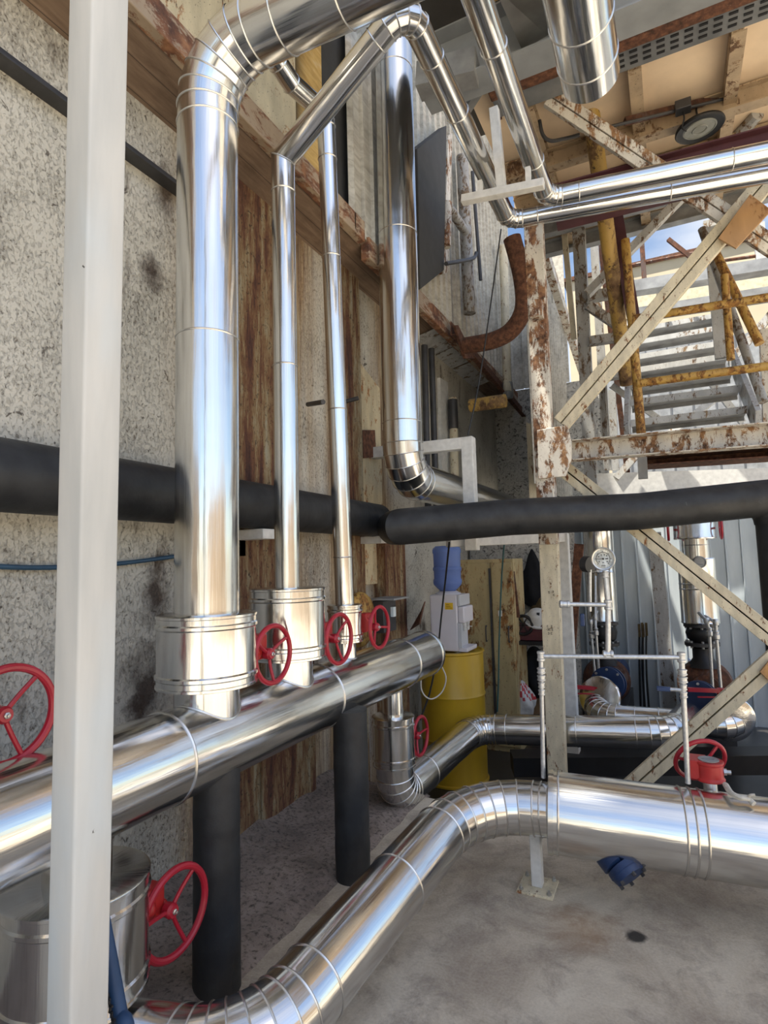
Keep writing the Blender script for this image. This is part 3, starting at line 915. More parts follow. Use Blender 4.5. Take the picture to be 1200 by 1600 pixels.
m.rope(arc, .0008, 5, 2)
for q in range(0, 7): tick(math.radians(-45+45*q), .031, .040, .002)
for q in range(-45, 226, 9): tick(math.radians(q), .032, .036, .0009)
tick(math.radians(180), .0, .038, .0022); tick(0, .010, .024, .005)
for q, rr_ in ((110, .021), (70, .021), (40, .023), (-35, .023), (215, .023), (150, .023)):
    o_ = a_*math.cos(math.radians(q))+u_*math.sin(math.radians(q)); m.box(fc+o_*rr_, (.004, .002, .005))
m.box(fc-u_*.018, (.010, .002, .003)); m.box(fc-u_*.034, (.020, .002, .0025))
m.lathe(fc, look, [(.005, 0), (.005, .002), (0, .0025)], 12)
m.build('dial_markings', INK, gt_)
# a second gauge seen edge on
gc2 = V((-0.374, 3.133, 1.605))
t2 = thing('side_gauge', 'small dark gauge seen from its edge beside the white dial', 'gauge', gc2)
m = M(); m.lathe(gc2, (-.9, .5, .1), [(.0, 0), (.040, 0), (.042, .01), (.042, .035), (.038, .04), (0, .04)], 28); m.build('case', BLACKIRON, t2)
m = M(); m.tube([(-0.392, 3.169, 1.364), (-0.377, 3.145, 1.579)], .008, 12); m.build('stem', GALV, t2)

# ================================================================== WHITE FOREGROUND POST
t = thing('white_post', 'tall white painted square post in the foreground at left', 'post', (-1.090, 0.799, 0.769))
pa = V((-0.964, 0.717, 2.878)); pa = pa+(pa-V((-1.100, 0.808, 0.620)))*.45; pb = V((-1.100, 0.808, 0.620))
dirp = (pa-pb).normalized()
pc = pb - dirp*(pb.z/dirp.z)
m = M(); w2 = .040
prof = []
def rnd(cx, cy, r0, a0):
    return [(cx+r0*math.cos(a0+PI/2*k/3), cy+r0*math.sin(a0+PI/2*k/3)) for k in range(4)]
hw, hd = .036, .042
prof = rnd(hw-.006, hd-.006, .006, 0)+rnd(-hw+.006, hd-.006, .006, PI/2)+rnd(-hw+.006, -hd+.006, .006, PI)+rnd(hw-.006, -hd+.006, .006, 1.5*PI)
m.extrude(pc, pa, prof, (0, 1, 0))
m.build('post_tube', WHITE, t, sharp=50)
m = M(); m.box(pc+Vector((0, 0, .006)), (.16, .18, .012)); m.build('base_plate', WHITE, t)
m = M()
hp = [(-1.187, 0.915, 0.932), (-1.136, 0.906, 0.824), (-1.087, 0.894, 0.730), (-1.040, 0.880, 0.651)]
hp = hp + [(hp[3][0]+.03, hp[3][1]-.02, .04), (hp[3][0]+.3, hp[3][1]-.3, .018)]
m.rope(hp, .0155, 14, 8)
o = m.build('hose', BLUEHOSE); tag(o, 'dark blue hose hanging behind the foot of the white post', 'hose')
# faded printing along the hose
m = M()
q0, q1 = V((-1.102, 0.889, 0.760)), V((-1.056, 0.873, 0.699))
for k in range(7):
    p = q0.lerp(q1, k/6.5)
    m.box(p+Vector((.004*(k % 2), -.010, 0)), (.010, .004, .004)); m.box(p+Vector((-.002, -.010, .006)), (.004, .004, .007))
m.build('faded_print', INK, o)

# ================================================================== BLACK FOAM PIPES
t = thing('wall_foam_pipe', 'thick black foam insulated pipe running along the stucco wall', 'pipe', (-2.22, 2, 2.0))
m = M(); m.tube([(-2.235, -1.2, 2.02), (-2.225, 2.2, 2.005), (-2.22, 4.36, 1.995)], .140, 40); m.build('foam_sleeve', FOAM, t)
m = M(); m.tube([(-2.22, 4.36, 1.995), (-2.20, 4.50, 1.98)], .075, 20); m.ring((-2.21, 4.40, 1.99), (0, 1, 0), .085, .015, 24, 6); m.build('joint', BLACKIRON, t)
for yy in (2.78, 4.33):
    m = M(); m.bbox((-2.40, yy-.06, 1.80), (-2.14, yy+.06, 1.86)); m.bbox((-2.40, yy-.05, 1.70), (-2.36, yy+.05, 1.86)); o = m.build('pipe_bracket', WHITE_STEEL, bevel=.004)
    tag(o, 'white wall bracket under the black pipe ' + ('between the two nearest risers' if yy < 3 else 'at its far joint'), 'bracket')
t = thing('cross_foam_pipe', 'thick black foam insulated pipe crossing in front of the water dispenser', 'pipe', (-.5, 4.6, 1.95))
k0, k1, k2, k3 = (-1.835, 3.995, 1.908), (-0.190, 4.778, 1.976), (0.543, 5.089, 2.038), (0.938, 5.259, 2.068)
m = M(); m.tube([(k0[0]-.16, k0[1]+.22, k0[2]+.01), k0, (-1.073, 4.388, 1.961), k1, k2], .139, 40); m.build('foam_sleeve', FOAM, t)
kk = V((0.600, 5.149, 1.947))
m = M(); ep = fillet(k2, (kk.x+.12, kk.y+.06, k2[2]), (kk.x+.12, kk.y+.06, -.42), .17, 5)
m.tube([k2]+ep, .135, 36); m.build('elbow', FOAM, t)
m = M(); m.tube([(kk.x+.12, kk.y+.06, k2[2]-.16), (kk.x+.13, kk.y+.06, -.42)], .128, 36); m.build('drop_leg', FOAM, t)
m = M(); m.tube([k2, k3], .139, 36); m.build('foam_sleeve', FOAM, t)

# bracket in front of the far riser, and the white frame below the cross pipe
t = thing('white_bracket', 'white square tube frame rising behind the cross foam pipe beside the far riser elbow', 'bracket', (-1.311, 4.248, 2.552))
b1 = (-1.452, 4.652, 2.628)
m = M(); m.beam((-2.39, b1[1]-.05, b1[2]), b1, .09, .10); m.build('arm', WHITE_STEEL, t, bevel=.005)
m = M(); m.beam((b1[0]-.03, b1[1], b1[2]+.05), (b1[0]-.03, b1[1], 1.72), .10, .10, (0, 1, 0)); m.build('upright', WHITE_STEEL, t, bevel=.005)
f0, f1 = (-1.683, 4.617, 1.796), (-0.874, 5.540, 1.824)
m = M(); m.beam(f0, f1, .09, .085); m.build('rail', WHITE_STEEL, t, bevel=.005)
m = M(); m.beam((f1[0]-.02, f1[1], f1[2]+.04), (f1[0]-.02, f1[1], -.42), .11, .11, (0, 1, 0)); m.build('upright', WHITE_STEEL, t, bevel=.005)
m = M(); pass

# ================================================================== STEEL FRAME ON THE RIGHT
def member(name, mat, label, cat, p, q, w, h, shape='beam', up=(0, 0, 1), bevel=0.0, group=None, off=(0, 0, 0)):
    m = M()
    p = V(p)+V(off); q = V(q)+V(off)
    getattr(m, shape)(p, q, w, h, up=up)
    o = m.build(name, mat, bevel=bevel)
    return tag(o, label, cat, group)
def tubular(name, mat, label, cat, pts, r, n=14, group=None):
    m = M()
    if len(pts) == 2: m.tube(pts, r, n)
    else: m.rope(pts, r, n, 6)
    return tag(m.build(name, mat), label, cat, group)

CY = 4.78
t = thing('steel_column', 'cream and rust frame column standing behind the cross foam pipe', 'column', (-0.897, 4.891, -0.065))
m = M(); m.beam((-0.936, 4.933, -0.705), (-0.869, 4.733, 1.752), .142, .10, (0, 1, 0)); m.build('lower_length', CREAM, t, 'cream painted lower length', bevel=.004)
m = M(); m.beam((-0.869, 4.733, 1.752), (-0.820, 4.504, 4.414), .142, .10, (0, 1, 0)); m.build('upper_length', CREAM_RUST, t, 'rust eaten upper length', bevel=.004)
m = M()
gp = [(-0.885, 4.555, 2.648), (-0.670, 4.658, 2.682), (-0.647, 4.682, 2.551), (-0.655, 4.692, 2.410), (-0.704, 4.680, 2.280), (-0.900, 4.585, 2.266)]
m.slab(gp, .02, (0, 1, 0)); m.build('gusset_plate', WHITE_RUST, t, bevel=.003)
# stencilled marks on the column
m = M()
for (px, py, rows) in ((859, 978, 4), (860, 927, 2)):
    for r_ in range(rows):
        for k in range(3):
            pass
base = [(-0.906, 4.704, 1.096), (-0.878, 4.718, 1.095), (-0.907, 4.706, 1.070), (-0.893, 4.713, 1.070), (-0.875, 4.722, 1.069), (-0.904, 4.710, 1.040), (-0.882, 4.721, 1.039), (-0.880, 4.691, 1.363), (-0.853, 4.705, 1.367), (-0.845, 4.711, 1.341)]
for k, p in enumerate(base):
    p = V(p); m.box(p, (.012, .004, .003)); m.box(p+Vector((.005*(k % 3-1), 0, .008)), (.003, .004, .012)); m.box(p+Vector((0, 0, .014)), (.010, .004, .003))
m.build('stencil_marks', INK, t)
m = M(); m.box((-0.823, 4.470, 3.578), (.09, .12, .13)); m.build('bracket_stub', CREAM_RUST, t)

member('frame_beam', WHITE_RUST, 'rust streaked white horizontal beam running right from the gusset plate', 'beam', (-0.679, 4.780, 2.493), (2.227, 4.780, 2.429), .12, .165, 'channel', bevel=.003)
def slotted(label, mat, p, q, w, ysh=0.0, name='diagonal_brace'):
    """a brace of two flats back to back with a dark slot between"""
    m = M(); p, q = V(p), V(q)
    d = (q-p).normalized(); side = d.cross(Vector((0, 1, 0))).normalized()
    for s in (-1, 1):
        o = side*(s*w*.265)
        m.beam(p+o, q+o, .05, w*.46, side)
        m.beam(p+o*.15+Vector((0, .04, 0)), q+o*.15+Vector((0, .04, 0)), .006, .05, side)
    o = m.build(name, mat, bevel=.003)
    return tag(o, label, 'brace')
slotted('long cream brace rising right from the gusset plate to the tan cross plate', CREAM, (-0.726, 4.740, 2.717), (0.847, 4.740, 4.360), .145)
slotted('flaking white brace falling right from the roof behind the twin silver pipes', WHITE_RUST, (-0.618, 4.280, 5.140), (0.912, 5.050, 3.828), .135)
slotted('cream brace falling right behind the cross foam pipe to the frame edge', CREAM, (-0.739, 4.930, 2.362), (0.673, 4.930, 0.979), .135)
slotted('cream brace rising from behind the fat pipe beside the red gearbox', CREAM, (-0.429, 4.700, -0.114), (0.639, 4.700, 0.977), .135)
m = M(); m.slab([(0.445, 4.660, 3.910), (0.660, 4.660, 4.177), (0.778, 4.660, 4.021), (0.549, 4.660, 3.804)], .02, (0, 1, 0))
tag(m.build('cross_plate', WOODPLATE, bevel=.003), 'tan rectangular plate where two braces cross at upper right', 'plate')
m = M(); m.slab([(0.486, 4.640, 0.844), (0.545, 4.640, 0.923), (0.676, 4.640, 0.876), (0.578, 4.640, 0.733)], .02, (0, 1, 0))
tag(m.build('cross_plate', WOODPLATE, bevel=.003), 'tan plate at the frame edge where the lower braces meet', 'plate')

# maroon beam carrying the canopy pipes, post, hanger
member('maroon_beam', MAROON, 'maroon steel beam running right behind the twin silver canopy pipes', 'beam', (-0.669, 4.660, 4.483), (1.188, 4.820, 4.530), .13, .33, 'ibeam')
member('maroon_post', MAROON, 'maroon steel post leaning below the twin canopy pipes', 'post', (-0.260, 5.396, 4.771), (-0.174, 5.530, 3.805), .11, .11, 'ibeam', (0, 1, 0))
t = thing('pipe_hanger', 'white bar hanger holding both canopy pipes at their bends', 'hanger', (-0.837, 3.558, 4.023))
m = M(); m.beam((-1.067, 3.418, 3.958), (-0.552, 3.430, 3.909), .055, .05); m.build('bar', WHITE_STEEL, t, bevel=.003)
m = M(); m.beam((-0.810, 3.437, 3.917), (-0.823, 3.378, 4.463), .055, .055, (0, 1, 0)); m.build('hanger_post', WHITE_STEEL, t, bevel=.003)
for (a_, b_) in (((-0.942, 3.412, 3.958), (-0.940, 3.405, 4.039)), ((-0.642, 3.419, 3.919), (-0.639, 3.410, 4.029))):
    m = M(); m.beam(a_, b_, .03, .03, (0, 1, 0)); m.build('prong', WHITE_STEEL, t)

# leaning yellow pipe and thin members left of the stairs
tubular('yellow_leaning_pipe', YELLOWPIPE, 'leaning yellow pipe rusting towards its foot behind the canopy pipes', 'pipe', [(-0.362, 4.622, 5.317), (-0.281, 6.027, 3.318)], .066, 20)
member('grey_column', MIDGREY, 'weathered grey column standing behind the long cream brace', 'column', (-0.648, 6.056, 5.228), (-0.697, 6.303, 2.369), .12, .12, 'beam', (0, 1, 0))
for lab, mt, p, q, d_ in (
    ('thin cream upright nearest the profiled wall', CREAM, (-0.819, 6.187, 5.317), (-0.790, 6.329, 3.976), .055),
    ('cream upright right of the weathered grey column', LIGHTGREY, (-0.566, 6.742, 5.508), (-0.585, 7.007, 2.618), .085),
    ('thin grey upright beside the leaning yellow pipe foot', MIDGREY, (-0.560, 6.707, 3.547), (-0.580, 6.788, 2.589), .05),
    ('pale upright just left of the yellow rail post', LIGHTGREY, (-0.505, 7.178, 3.587), (-0.522, 7.259, 2.645), .08),
    ('slim dark upright behind the maroon post', RUSTDARK, (-0.539, 7.078, 5.644), (-0.403, 7.558, 2.477), .06)):
    member('upright', mt, lab, 'upright', p, q, d_, d_, 'beam', (0, 1, 0))
for lab, mt, p, q, w_ in (
    ('light grey brace rising from the grey column to the maroon beam', LIGHTGREY, (-0.586, 5.846, 4.226), (0.306, 5.986, 5.038), .075),
    ('short dark grey brace falling from the grey column', MIDGREY, (-0.608, 6.061, 4.206), (-0.244, 6.269, 3.907), .085),
    ('dark grey tie between the grey column and the maroon post', MIDGREY, (-0.621, 6.048, 4.278), (-0.187, 6.255, 4.357), .095),
    ('grey tie under the short dark brace', MIDGREY, (-0.625, 6.088, 3.833), (-0.216, 6.285, 3.887), .085),
    ('low grey tie behind the yellow rail post', LIGHTGREY, (-0.683, 6.205, 3.486), (-0.230, 6.422, 3.553), .10),
    ('thin light brace falling under the lowest grey tie', LIGHTGREY, (-0.485, 6.855, 3.559), (-0.024, 7.120, 3.164), .06),
    ('short brace crossing under the bottom stair tread', MIDGREY, (-0.539, 7.426, 2.567), (-0.256, 7.535, 2.890), .08),
    ('long grey brace crossing behind the stairs at right', MIDGREY, (0.891, 8.705, 4.194), (1.461, 8.925, 4.851), .10),
    ('pale brace crossing under the lower treads', LIGHTGREY, (-0.045, 8.125, 3.087), (0.768, 8.466, 3.720), .08),
    ('pale brace falling behind the lower treads', LIGHTGREY, (0.573, 8.571, 3.950), (0.952, 8.816, 3.350), .08)):
    member('brace', mt, lab, 'brace', p, q, w_, w_, 'angle', (0, 1, 0))

# ================================================================== STAIRS
t = thing('staircase', 'grey open tread steel staircase climbing away behind the rusty beam', 'staircase', (0.296, 5.900, 2.892))
TR = [((-0.263, 5.800, 2.892), (0.673, 5.800, 2.892)), ((-0.269, 6.200, 3.185), (0.675, 6.200, 3.154)), ((-0.279, 6.650, 3.471), (0.669, 6.650, 3.417)),
      ((-0.287, 7.100, 3.774), (0.679, 7.100, 3.734)), ((-0.296, 7.550, 4.069), (0.689, 7.550, 4.038)), ((-0.303, 8.000, 4.408), (0.688, 8.000, 4.359)),
      ((-0.312, 8.500, 4.752), (0.690, 8.500, 4.692))]
for a_, b_ in TR:
    a_, b_ = V(a_), V(b_)
    m = M(); m.bbox((a_.x, a_.y, a_.z-.02), (b_.x, a_.y+.30, a_.z)); m.beam(a_+Vector((0, .28, -.03)), V((b_.x, a_.y+.28, a_.z-.03)), .02, .05)
    tr = m.build('tread', GREYSTEEL, t)
    m = M(); m.bbox((a_.x, a_.y-.025, a_.z-.05), (b_.x, a_.y, a_.z+.012)); m.build('nosing', LIGHTGREY, tr, 'pale worn nosing')
r0, r1 = V(TR[0][1]), V(TR[-1][1])
ext = (r1-r0)*.12
m = M(); m.beam(r0-ext*1.0+Vector((.03, 0, 0)), r1+ext+Vector((.03, 0, 0)), .04, .24); m.build('stringer', LIGHTGREY, t)
l0, l1 = V(TR[0][0]), V(TR[-1][0])
m = M(); m.beam(l0-ext+Vector((-.02, 0, 0)), l1+ext+Vector((-.02, 0, 0)), .04, .24); m.build('stringer', LIGHTGREY, t)
member('landing_edge', GREYSTEEL, 'grey landing edge at the head of the stairs', 'landing', (-0.314, 8.900, 5.107), (1.781, 8.900, 5.018), .25, .13)
member('landing_edge', GREYSTEEL, 'higher grey platform edge above the stair head', 'landing', (-0.276, 8.200, 5.206), (1.666, 8.200, 5.097), .20, .15)
member('stair_post', LIGHTGREY, 'pale flat post rising beside the stair stringer below the tan plate', 'post', (0.569, 6.600, 5.054), (0.582, 6.600, 3.596), .12, .06, 'beam', (0, 1, 0))
tubular('yellow_post', YELLOW, 'yellow rail post standing on the rusty beam left of the treads', 'rail post', [(-0.189, 5.300, 4.400), (-0.161, 5.300, 2.603)], .037)
tubular('yellow_post', YELLOW, 'shorter yellow rail post in front of the stair stringer', 'rail post', [(0.591, 5.900, 4.152), (0.588, 5.900, 3.365)], .034)
tubular('yellow_rail', YELLOW, 'lower yellow rusted handrail crossing the treads', 'handrail', [(-0.165, 5.260, 3.098), (1.012, 5.260, 3.080)], .034)
tubular('yellow_rail', YELLOW, 'upper yellow rusted handrail crossing the stair head', 'handrail', [(-0.163, 5.280, 3.673), (1.055, 5.280, 3.628)], .034)
tubular('stair_rail', MIDGREY, 'grey stair handrail slanting down at the right', 'handrail', [(0.481, 6.400, 4.885), (0.819, 6.000, 2.969)], .040)
tubular('stair_rail', YELLOW, 'yellow brown stair handrail slanting down to the frame edge', 'handrail', [(0.553, 6.100, 4.471), (0.813, 5.900, 3.469)], .040)
for lab, p, q in (('thin brown guard rail against the sky, topmost of three', (0.833, 8.200, 5.528), (1.567, 8.200, 5.486)),
                  ('thin brown guard rail against the sky, middle of three', (0.679, 8.200, 5.332), (1.550, 8.200, 5.248)),
                  ('thin brown rail in front of the cream building', (-0.250, 8.200, 5.531), (0.704, 8.200, 5.496))):
    tubular('guard_rail', RUSTDARK, lab, 'guard rail', [p, q], .022, 8)
member('sky_brace', RUSTDARK, 'dark thin brace against the blue sky below the roof', 'brace', (0.222, 8.200, 5.768), (0.683, 8.200, 5.178), .05, .05)
member('sky_post', RUSTDARK, 'dark thin upright in front of the cream building', 'upright', (-0.092, 8.200, 5.803), (-0.092, 8.200, 5.136), .06, .06, 'beam', (0, 1, 0))
member('sky_post', LIGHTGREY, 'pale upright against the sky at the right edge', 'upright', (1.221, 8.200, 5.685), (1.225, 8.200, 5.066), .12, .08, 'beam', (0, 1, 0))
member('edge_post', WHITE_RUST, 'pale rusty post at the right frame edge above the rusty beam', 'post', (0.957, 6.537, 3.795), (0.928, 6.620, 2.772), .10, .10, 'beam', (0, 1, 0))
member('rusty_channel', RUST, 'rust brown channel below the bottom stair tread', 'beam', (-0.155, 5.600, 2.470), (1.066, 5.600, 2.440), .30, .10, 'channel')
member('hanging_stub', GREYSTEEL, 'short grey channel stub hanging below the rusty beam', 'bracket', (-0.159, 5.100, 2.567), (-0.163, 5.100, 2.262), .07, .06, 'channel', (0, 1, 0))
member('white_girder', WHITE_STEEL, 'long white girder above the ribbed fence', 'beam', (-0.880, 7.327, 2.428), (1.729, 8.282, 2.402), .10, .42)

# corrugated wall beyond the column with its lower beam
m = M(); q0 = (-1.200, 7.033, 5.525); q1 = (-1.200, 11.666, 4.667)
m.corrugated((-1.28, 9.0, 0), (-1.28, 6.3, 0), 2.45, 5.15, .17, .03, 'rib', nrm=(1, 0, 0))
struct('wall_middle', m, OLDSHEET, 'weathered profiled cladding beyond the rusty column', 'wall')
m = M(); m.slab([(-1.30, 5.25, 2.75), (-2.05, 5.25, 4.2), (-2.05, 5.25, 5.15), (-1.30, 5.25, 5.15)], .03, (0, 1, 0))
member('cladding_beam', WHITE_RUST, 'rusty pale beam slanting across the profiled cladding right of the column', 'beam', q0, q1, .10, .16)

# ================================================================== UPPER LEFT CLUTTER ON THE CLADDING
m = M(); m.slab([(-1.900, 4.755, 5.504), (-1.900, 5.638, 6.360), (-1.900, 5.384, 4.603), (-1.900, 4.720, 4.116)], .10, (-1, 0, 0))
tag(m.build('dark_sheet', DARKSHEET, bevel=.006), 'large dark grey sheet panel hanging on the cladding right of the far riser', 'panel')
m = M(); m.slab([(-1.950, 5.818, 6.383), (-1.950, 5.981, 6.528), (-1.950, 5.646, 4.714), (-1.950, 5.501, 4.627)], .05, (-1, 0, 0))
tag(m.build('cladding_strip', WHITE_RUST), 'rusty pale strip along the edge of the dark panel', 'strip')
tubular('downpipe', MIDGREY, 'grey downpipe with an open lower end on the cladding', 'pipe', [(-1.930, 6.249, 6.407), (-1.930, 6.305, 4.503)], .070, 18)
tubular('downpipe', CREAM, 'slender cream downpipe with a grey elbow over the eave', 'pipe', [(-1.880, 7.877, 6.092), (-1.880, 7.752, 3.935)], .060, 18)
o = bpy.data.objects['downpipe.001']
m = M(); e0 = V((-1.880, 7.772, 4.048)); m.lathe(e0, (0, .1, -1), [(.07, -.02), (.072, .16), (.06, .20)], 18); m.build('elbow', GREYSTEEL, o, 'grey elbow')
tubular('bent_pipe', RUST, 'thick rust brown pipe bending out below the canopy', 'pipe', [(-1.194, 5.384, 4.746), (-1.133, 5.449, 4.384), (-1.135, 5.478, 4.073), (-1.271, 5.539, 3.899), (-1.473, 5.557, 3.834), (-1.778, 5.628, 3.864)], .085, 18)
tubular('rusty_pipe', YELLOWPIPE, 'orange rusty pipe stub sticking out at the eave corner', 'pipe', [(-1.952, 6.258, 3.397), (-1.539, 6.238, 3.391)], .075, 16)
tubular('conduit', STEELDARK, 'thin dark conduit running down the cladding', 'conduit', [(-1.900, 6.550, 6.400), (-1.900, 6.717, 5.081)], .022, 8)
tubular('conduit', STEELDARK, 'dark bar bent out across the downpipe', 'conduit', [(-1.850, 5.307, 4.622), (-1.850, 6.230, 5.116), (-1.850, 6.397, 5.267)], .022, 8)
tubular('pipe_stub', CREAM_RUST, 'cream and rust vertical pipe against the dark panel edge', 'pipe', [(-1.900, 5.562, 5.422), (-1.900, 5.470, 4.899)], .05, 12)
tubular('pipe_stub', MIDGREY, 'grey slanting pipe stub beside the dark panel', 'pipe', [(-1.900, 5.580, 5.403), (-1.900, 6.160, 5.421)], .05, 12)
tubular('wire', CABLE, 'thin slack wire hanging across the eave', 'wire', [(-1.146, 4.760, 4.494), (-1.272, 4.762, 3.821), (-1.374, 4.666, 3.130), (-1.453, 4.558, 2.677)], .006, 6)
member('eave_angle', RUST, 'rust brown angle stepping down at the eave corner', 'beam', (-1.940, 5.717, 4.122), (-1.940, 9.440, 3.914), .06, .16, 'angle')
m = M(); m.slab([(-1.900, 5.665, 4.123), (-1.900, 5.772, 4.163), (-1.900, 6.337, 3.970), (-1.900, 5.997, 3.864)], .03, (-1, 0, 0)); tag(m.build('torn_flashing', RUST), 'torn rusty flashing at the eave', 'flashing')
for k, (px, lab) in enumerate(((664, 'dark vertical pipe just right of the far riser'), (680, 'dark vertical pipe second from the far riser'))):
    tubular('wall_pipe', STEELDARK, lab, 'pipe', [(-2.280, 5.722, 3.993), (-2.280, 5.675, 2.157)] if k == 0 else [(-2.280, 5.933, 4.025), (-2.280, 5.920, 2.173)], .035, 12)
tubular('wall_pipe', CREAM, 'cream vertical pipe with a dark collar on the stucco wall', 'pipe', [(-2.280, 6.619, 3.626), (-2.280, 6.558, 2.215)], .05, 12)
m = M(); p_ = V((-2.280, 6.594, 3.396)); m.lathe(p_, (0, 0, -1), [(.06, -.2), (.06, .15), (.055, .16)], 14); m.build('collar', STEELDARK, bpy.data.objects['wall_pipe.002'])
m = M(); m.slab([(-2.360, 6.408, 3.838), (-2.360, 6.678, 3.848), (-2.360, 6.555, 2.219), (-2.360, 6.335, 2.205)], .04, (-1, 0, 0)); tag(m.build('white_plank', WHITE_STEEL), 'white painted plank on the stucco wall behind the bracket', 'plank')
m = M(); m.slab([(-1.434, 6.752, 3.237), (-1.328, 6.809, 3.197), (-1.359, 6.883, 2.255), (-1.454, 6.836, 2.258)], .05, (0, 1, 0)); tag(m.build('cream_plank', CREAM), 'cream plank standing at the stucco corner left of the column', 'plank')
tubular('wall_bar', STEELDARK, 'dark bar sticking out of the wall between the second and third risers', 'bar', [(-2.340, 3.511, 2.821), (-2.100, 3.342, 2.764)], .018, 8)
tubular('wall_bar', STEELDARK, 'dark bar sticking out of the wall right of the thinnest riser', 'bar', [(-2.300, 4.013, 2.960), (-2.200, 4.038, 2.978)], .018, 8)
m = M(); m.slab([(-2.345, 4.361, 2.794), (-2.345, 4.607, 2.842), (-2.345, 4.620, 2.596), (-2.345, 4.373, 2.547)], .02, (-1, 0, 0)); tag(m.build('rust_patch_plate', RUST), 'red brown plate on the cream board', 'plate')

# roof fittings
lc = V((0.405, 4.922, 4.961))
t = thing('roof_lamp', 'round hanging lamp with a black rim under the tan roof', 'lamp', lc)
dn = Vector((.06, .06, -1)).normalized()
m = M(); m.lathe(lc, dn, [(0, -.05), (.09, -.05), (.15, -.02), (.172, -.005), (.176, .01), (.168, .02), (.158, .014)], 40); m.build('housing', BLACKIRON, t)
m = M(); m.lathe(lc, dn, [(.158, .012), (.10, .015), (.02, .018), (0, .018)], 40); m.ring(lc+dn*.017, dn, .11, .003, 32, 5); m.ring(lc+dn*.018, dn, .05, .006, 24, 5); m.build('lens', plain('grey_lamp_lens', (.30, .31, .28), .25), t)
m = M(); m.rope([lc-dn*.05, lc-dn*.05+Vector((-.01, 0, .10)), (0.408, 4.905, 5.165)], .007, 6, 4); m.build('hook', BLACKIRON, t)
t = thing('roof_conduit', 'dark conduit with a junction box under the tan roof beside the lamp', 'conduit', (0.298, 4.855, 5.119))
m = M(); m.beam((-0.116, 4.659, 5.021), (0.830, 5.105, 5.248), .04, .05, (0, 1, 0)); m.build('channel', RUSTDARK, t)
m = M(); m.tube([(-0.257, 4.573, 4.961), (0.573, 4.902, 5.113)], .012, 8); m.build('conduit_tube', STEELDARK, t)
m = M(); m.box((0.293, 4.768, 5.062), (.11, .09, .075)); m.build('junction_box', STEELDARK, t, bevel=.006)
m = M(); m.rope([(0.291, 4.770, 5.038), (0.296, 4.778, 4.974), (0.280, 4.809, 4.923), (0.308, 4.856, 4.919)], .006, 6, 4); m.build('flex', CABLE, t)
tubular('roof_conduit_loop', STEELDARK, 'thin dark conduit bent in a loop below the roof at the beam end', 'conduit', [(-0.727, 4.460, 5.124), (-0.711, 4.479, 5.011), (-0.659, 4.509, 4.959), (-0.567, 4.554, 4.971), (-0.450, 4.608, 4.999)], .014, 8)
t = thing('zinc_duct', 'dull zinc sheet duct running under the dark deck', 'duct', (-0.580, 3.755, 5.061))
m = M()
dpts = [(-0.729, 3.126, 5.007), (-0.432, 3.274, 4.999), (-0.481, 3.904, 5.181), (-0.696, 3.804, 5.116)]
m.slab(dpts, .30, (0, .3, 1)); m.build('duct_sheet', DUCTMETAL, t)
m = M(); m.beam((-1.415, 3.620, 5.082), (-0.999, 3.661, 5.050), .16, .18); tag(m.build('deck_beam', GREYSTEEL), 'grey beam between the canopy pipes at the roof', 'beam')
member('deck_strut', GREYSTEEL, 'thin grey strut slanting under the dark deck', 'strut', (-1.194, 4.011, 5.065), (-0.941, 3.797, 5.100), .06, .06)
member('deck_post', RUSTDARK, 'dark brown post above the white pipe hanger', 'post', (-1.030, 4.247, 5.786), (-1.032, 4.307, 5.148), .07, .07, 'beam', (0, 1, 0))
tubular('ladder_rail', LIGHTGREY, 'pale angled tube under the roof right of the lamp', 'tube', [(0.851, 5.323, 5.190), (0.622, 5.682, 5.166)], .055, 10)

# ================================================================== WATER DISPENSER ON THE DRUM
dx, dy, _z = (-1.962, 5.364, -0.420)
DR = .305
dtop = (-1.861, 5.207, 0.788)[2]
t = thing('yellow_drum', 'tall yellow steel drum carrying the water dispenser', 'drum', (dx, dy, -.42))
H_ = dtop+.42
m = M(); m.lathe((dx, dy, -.42), (0, 0, 1), [(DR-.02, 0), (DR+.012, .004), (DR+.012, .02), (DR, .03), (DR, .10), (DR, H_*.33-.02), (DR+.009, H_*.33), (DR, H_*.33+.02), (DR, H_*.66-.02), (DR+.009, H_*.66), (DR, H_*.66+.02), (DR, H_-.03), (DR+.010, H_-.02), (DR+.010, H_-.004), (DR-.01, H_), (DR-.015, H_-.02), (0, H_-.02)], 48)
m.build('shell', DRUMPAINT, t)
m = M(); m.lathe((dx+.1, dy-.1, dtop-.02), (0, 0, 1), [(.03, 0), (.03, .012), (0, .013)], 16); m.build('bung', BOLT, t)
t = thing('water_dispenser', 'white tabletop water dispenser with two taps on the yellow drum', 'water dispenser', (dx, dy, dtop))
bw, bd, bh = .31, .30, (-1.866, 5.155, 1.315)[2]-dtop-.0
cx, cy = dx+.015, dy-.02
z0 = dtop
m = M(); m.bbox((cx-bw/2, cy-bd/2, z0), (cx+bw/2-.035, cy+bd/2, z0+bh)); m.build('body', LILAC, t, bevel=.012)
fx = cx+bw/2
m = M(); m.bbox((fx-.035, cy-bd/2, z0+bh*.80), (fx-.005, cy+bd/2, z0+bh)); m.build('top_panel', LIGHTPLASTIC, t, bevel=.006)
m = M(); m.bbox((fx-.035, cy-bd/2+.01, z0+bh*.50), (fx+.028, cy+bd/2-.01, z0+bh*.79)); m.build('front_cover', LILAC, t, bevel=.012)
m = M(); m.bbox((fx-.04, cy-bd/2+.03, z0+bh*.08), (fx-.03, cy+bd/2-.03, z0+bh*.5)); m.build('recess', LIGHTPLASTIC, t)
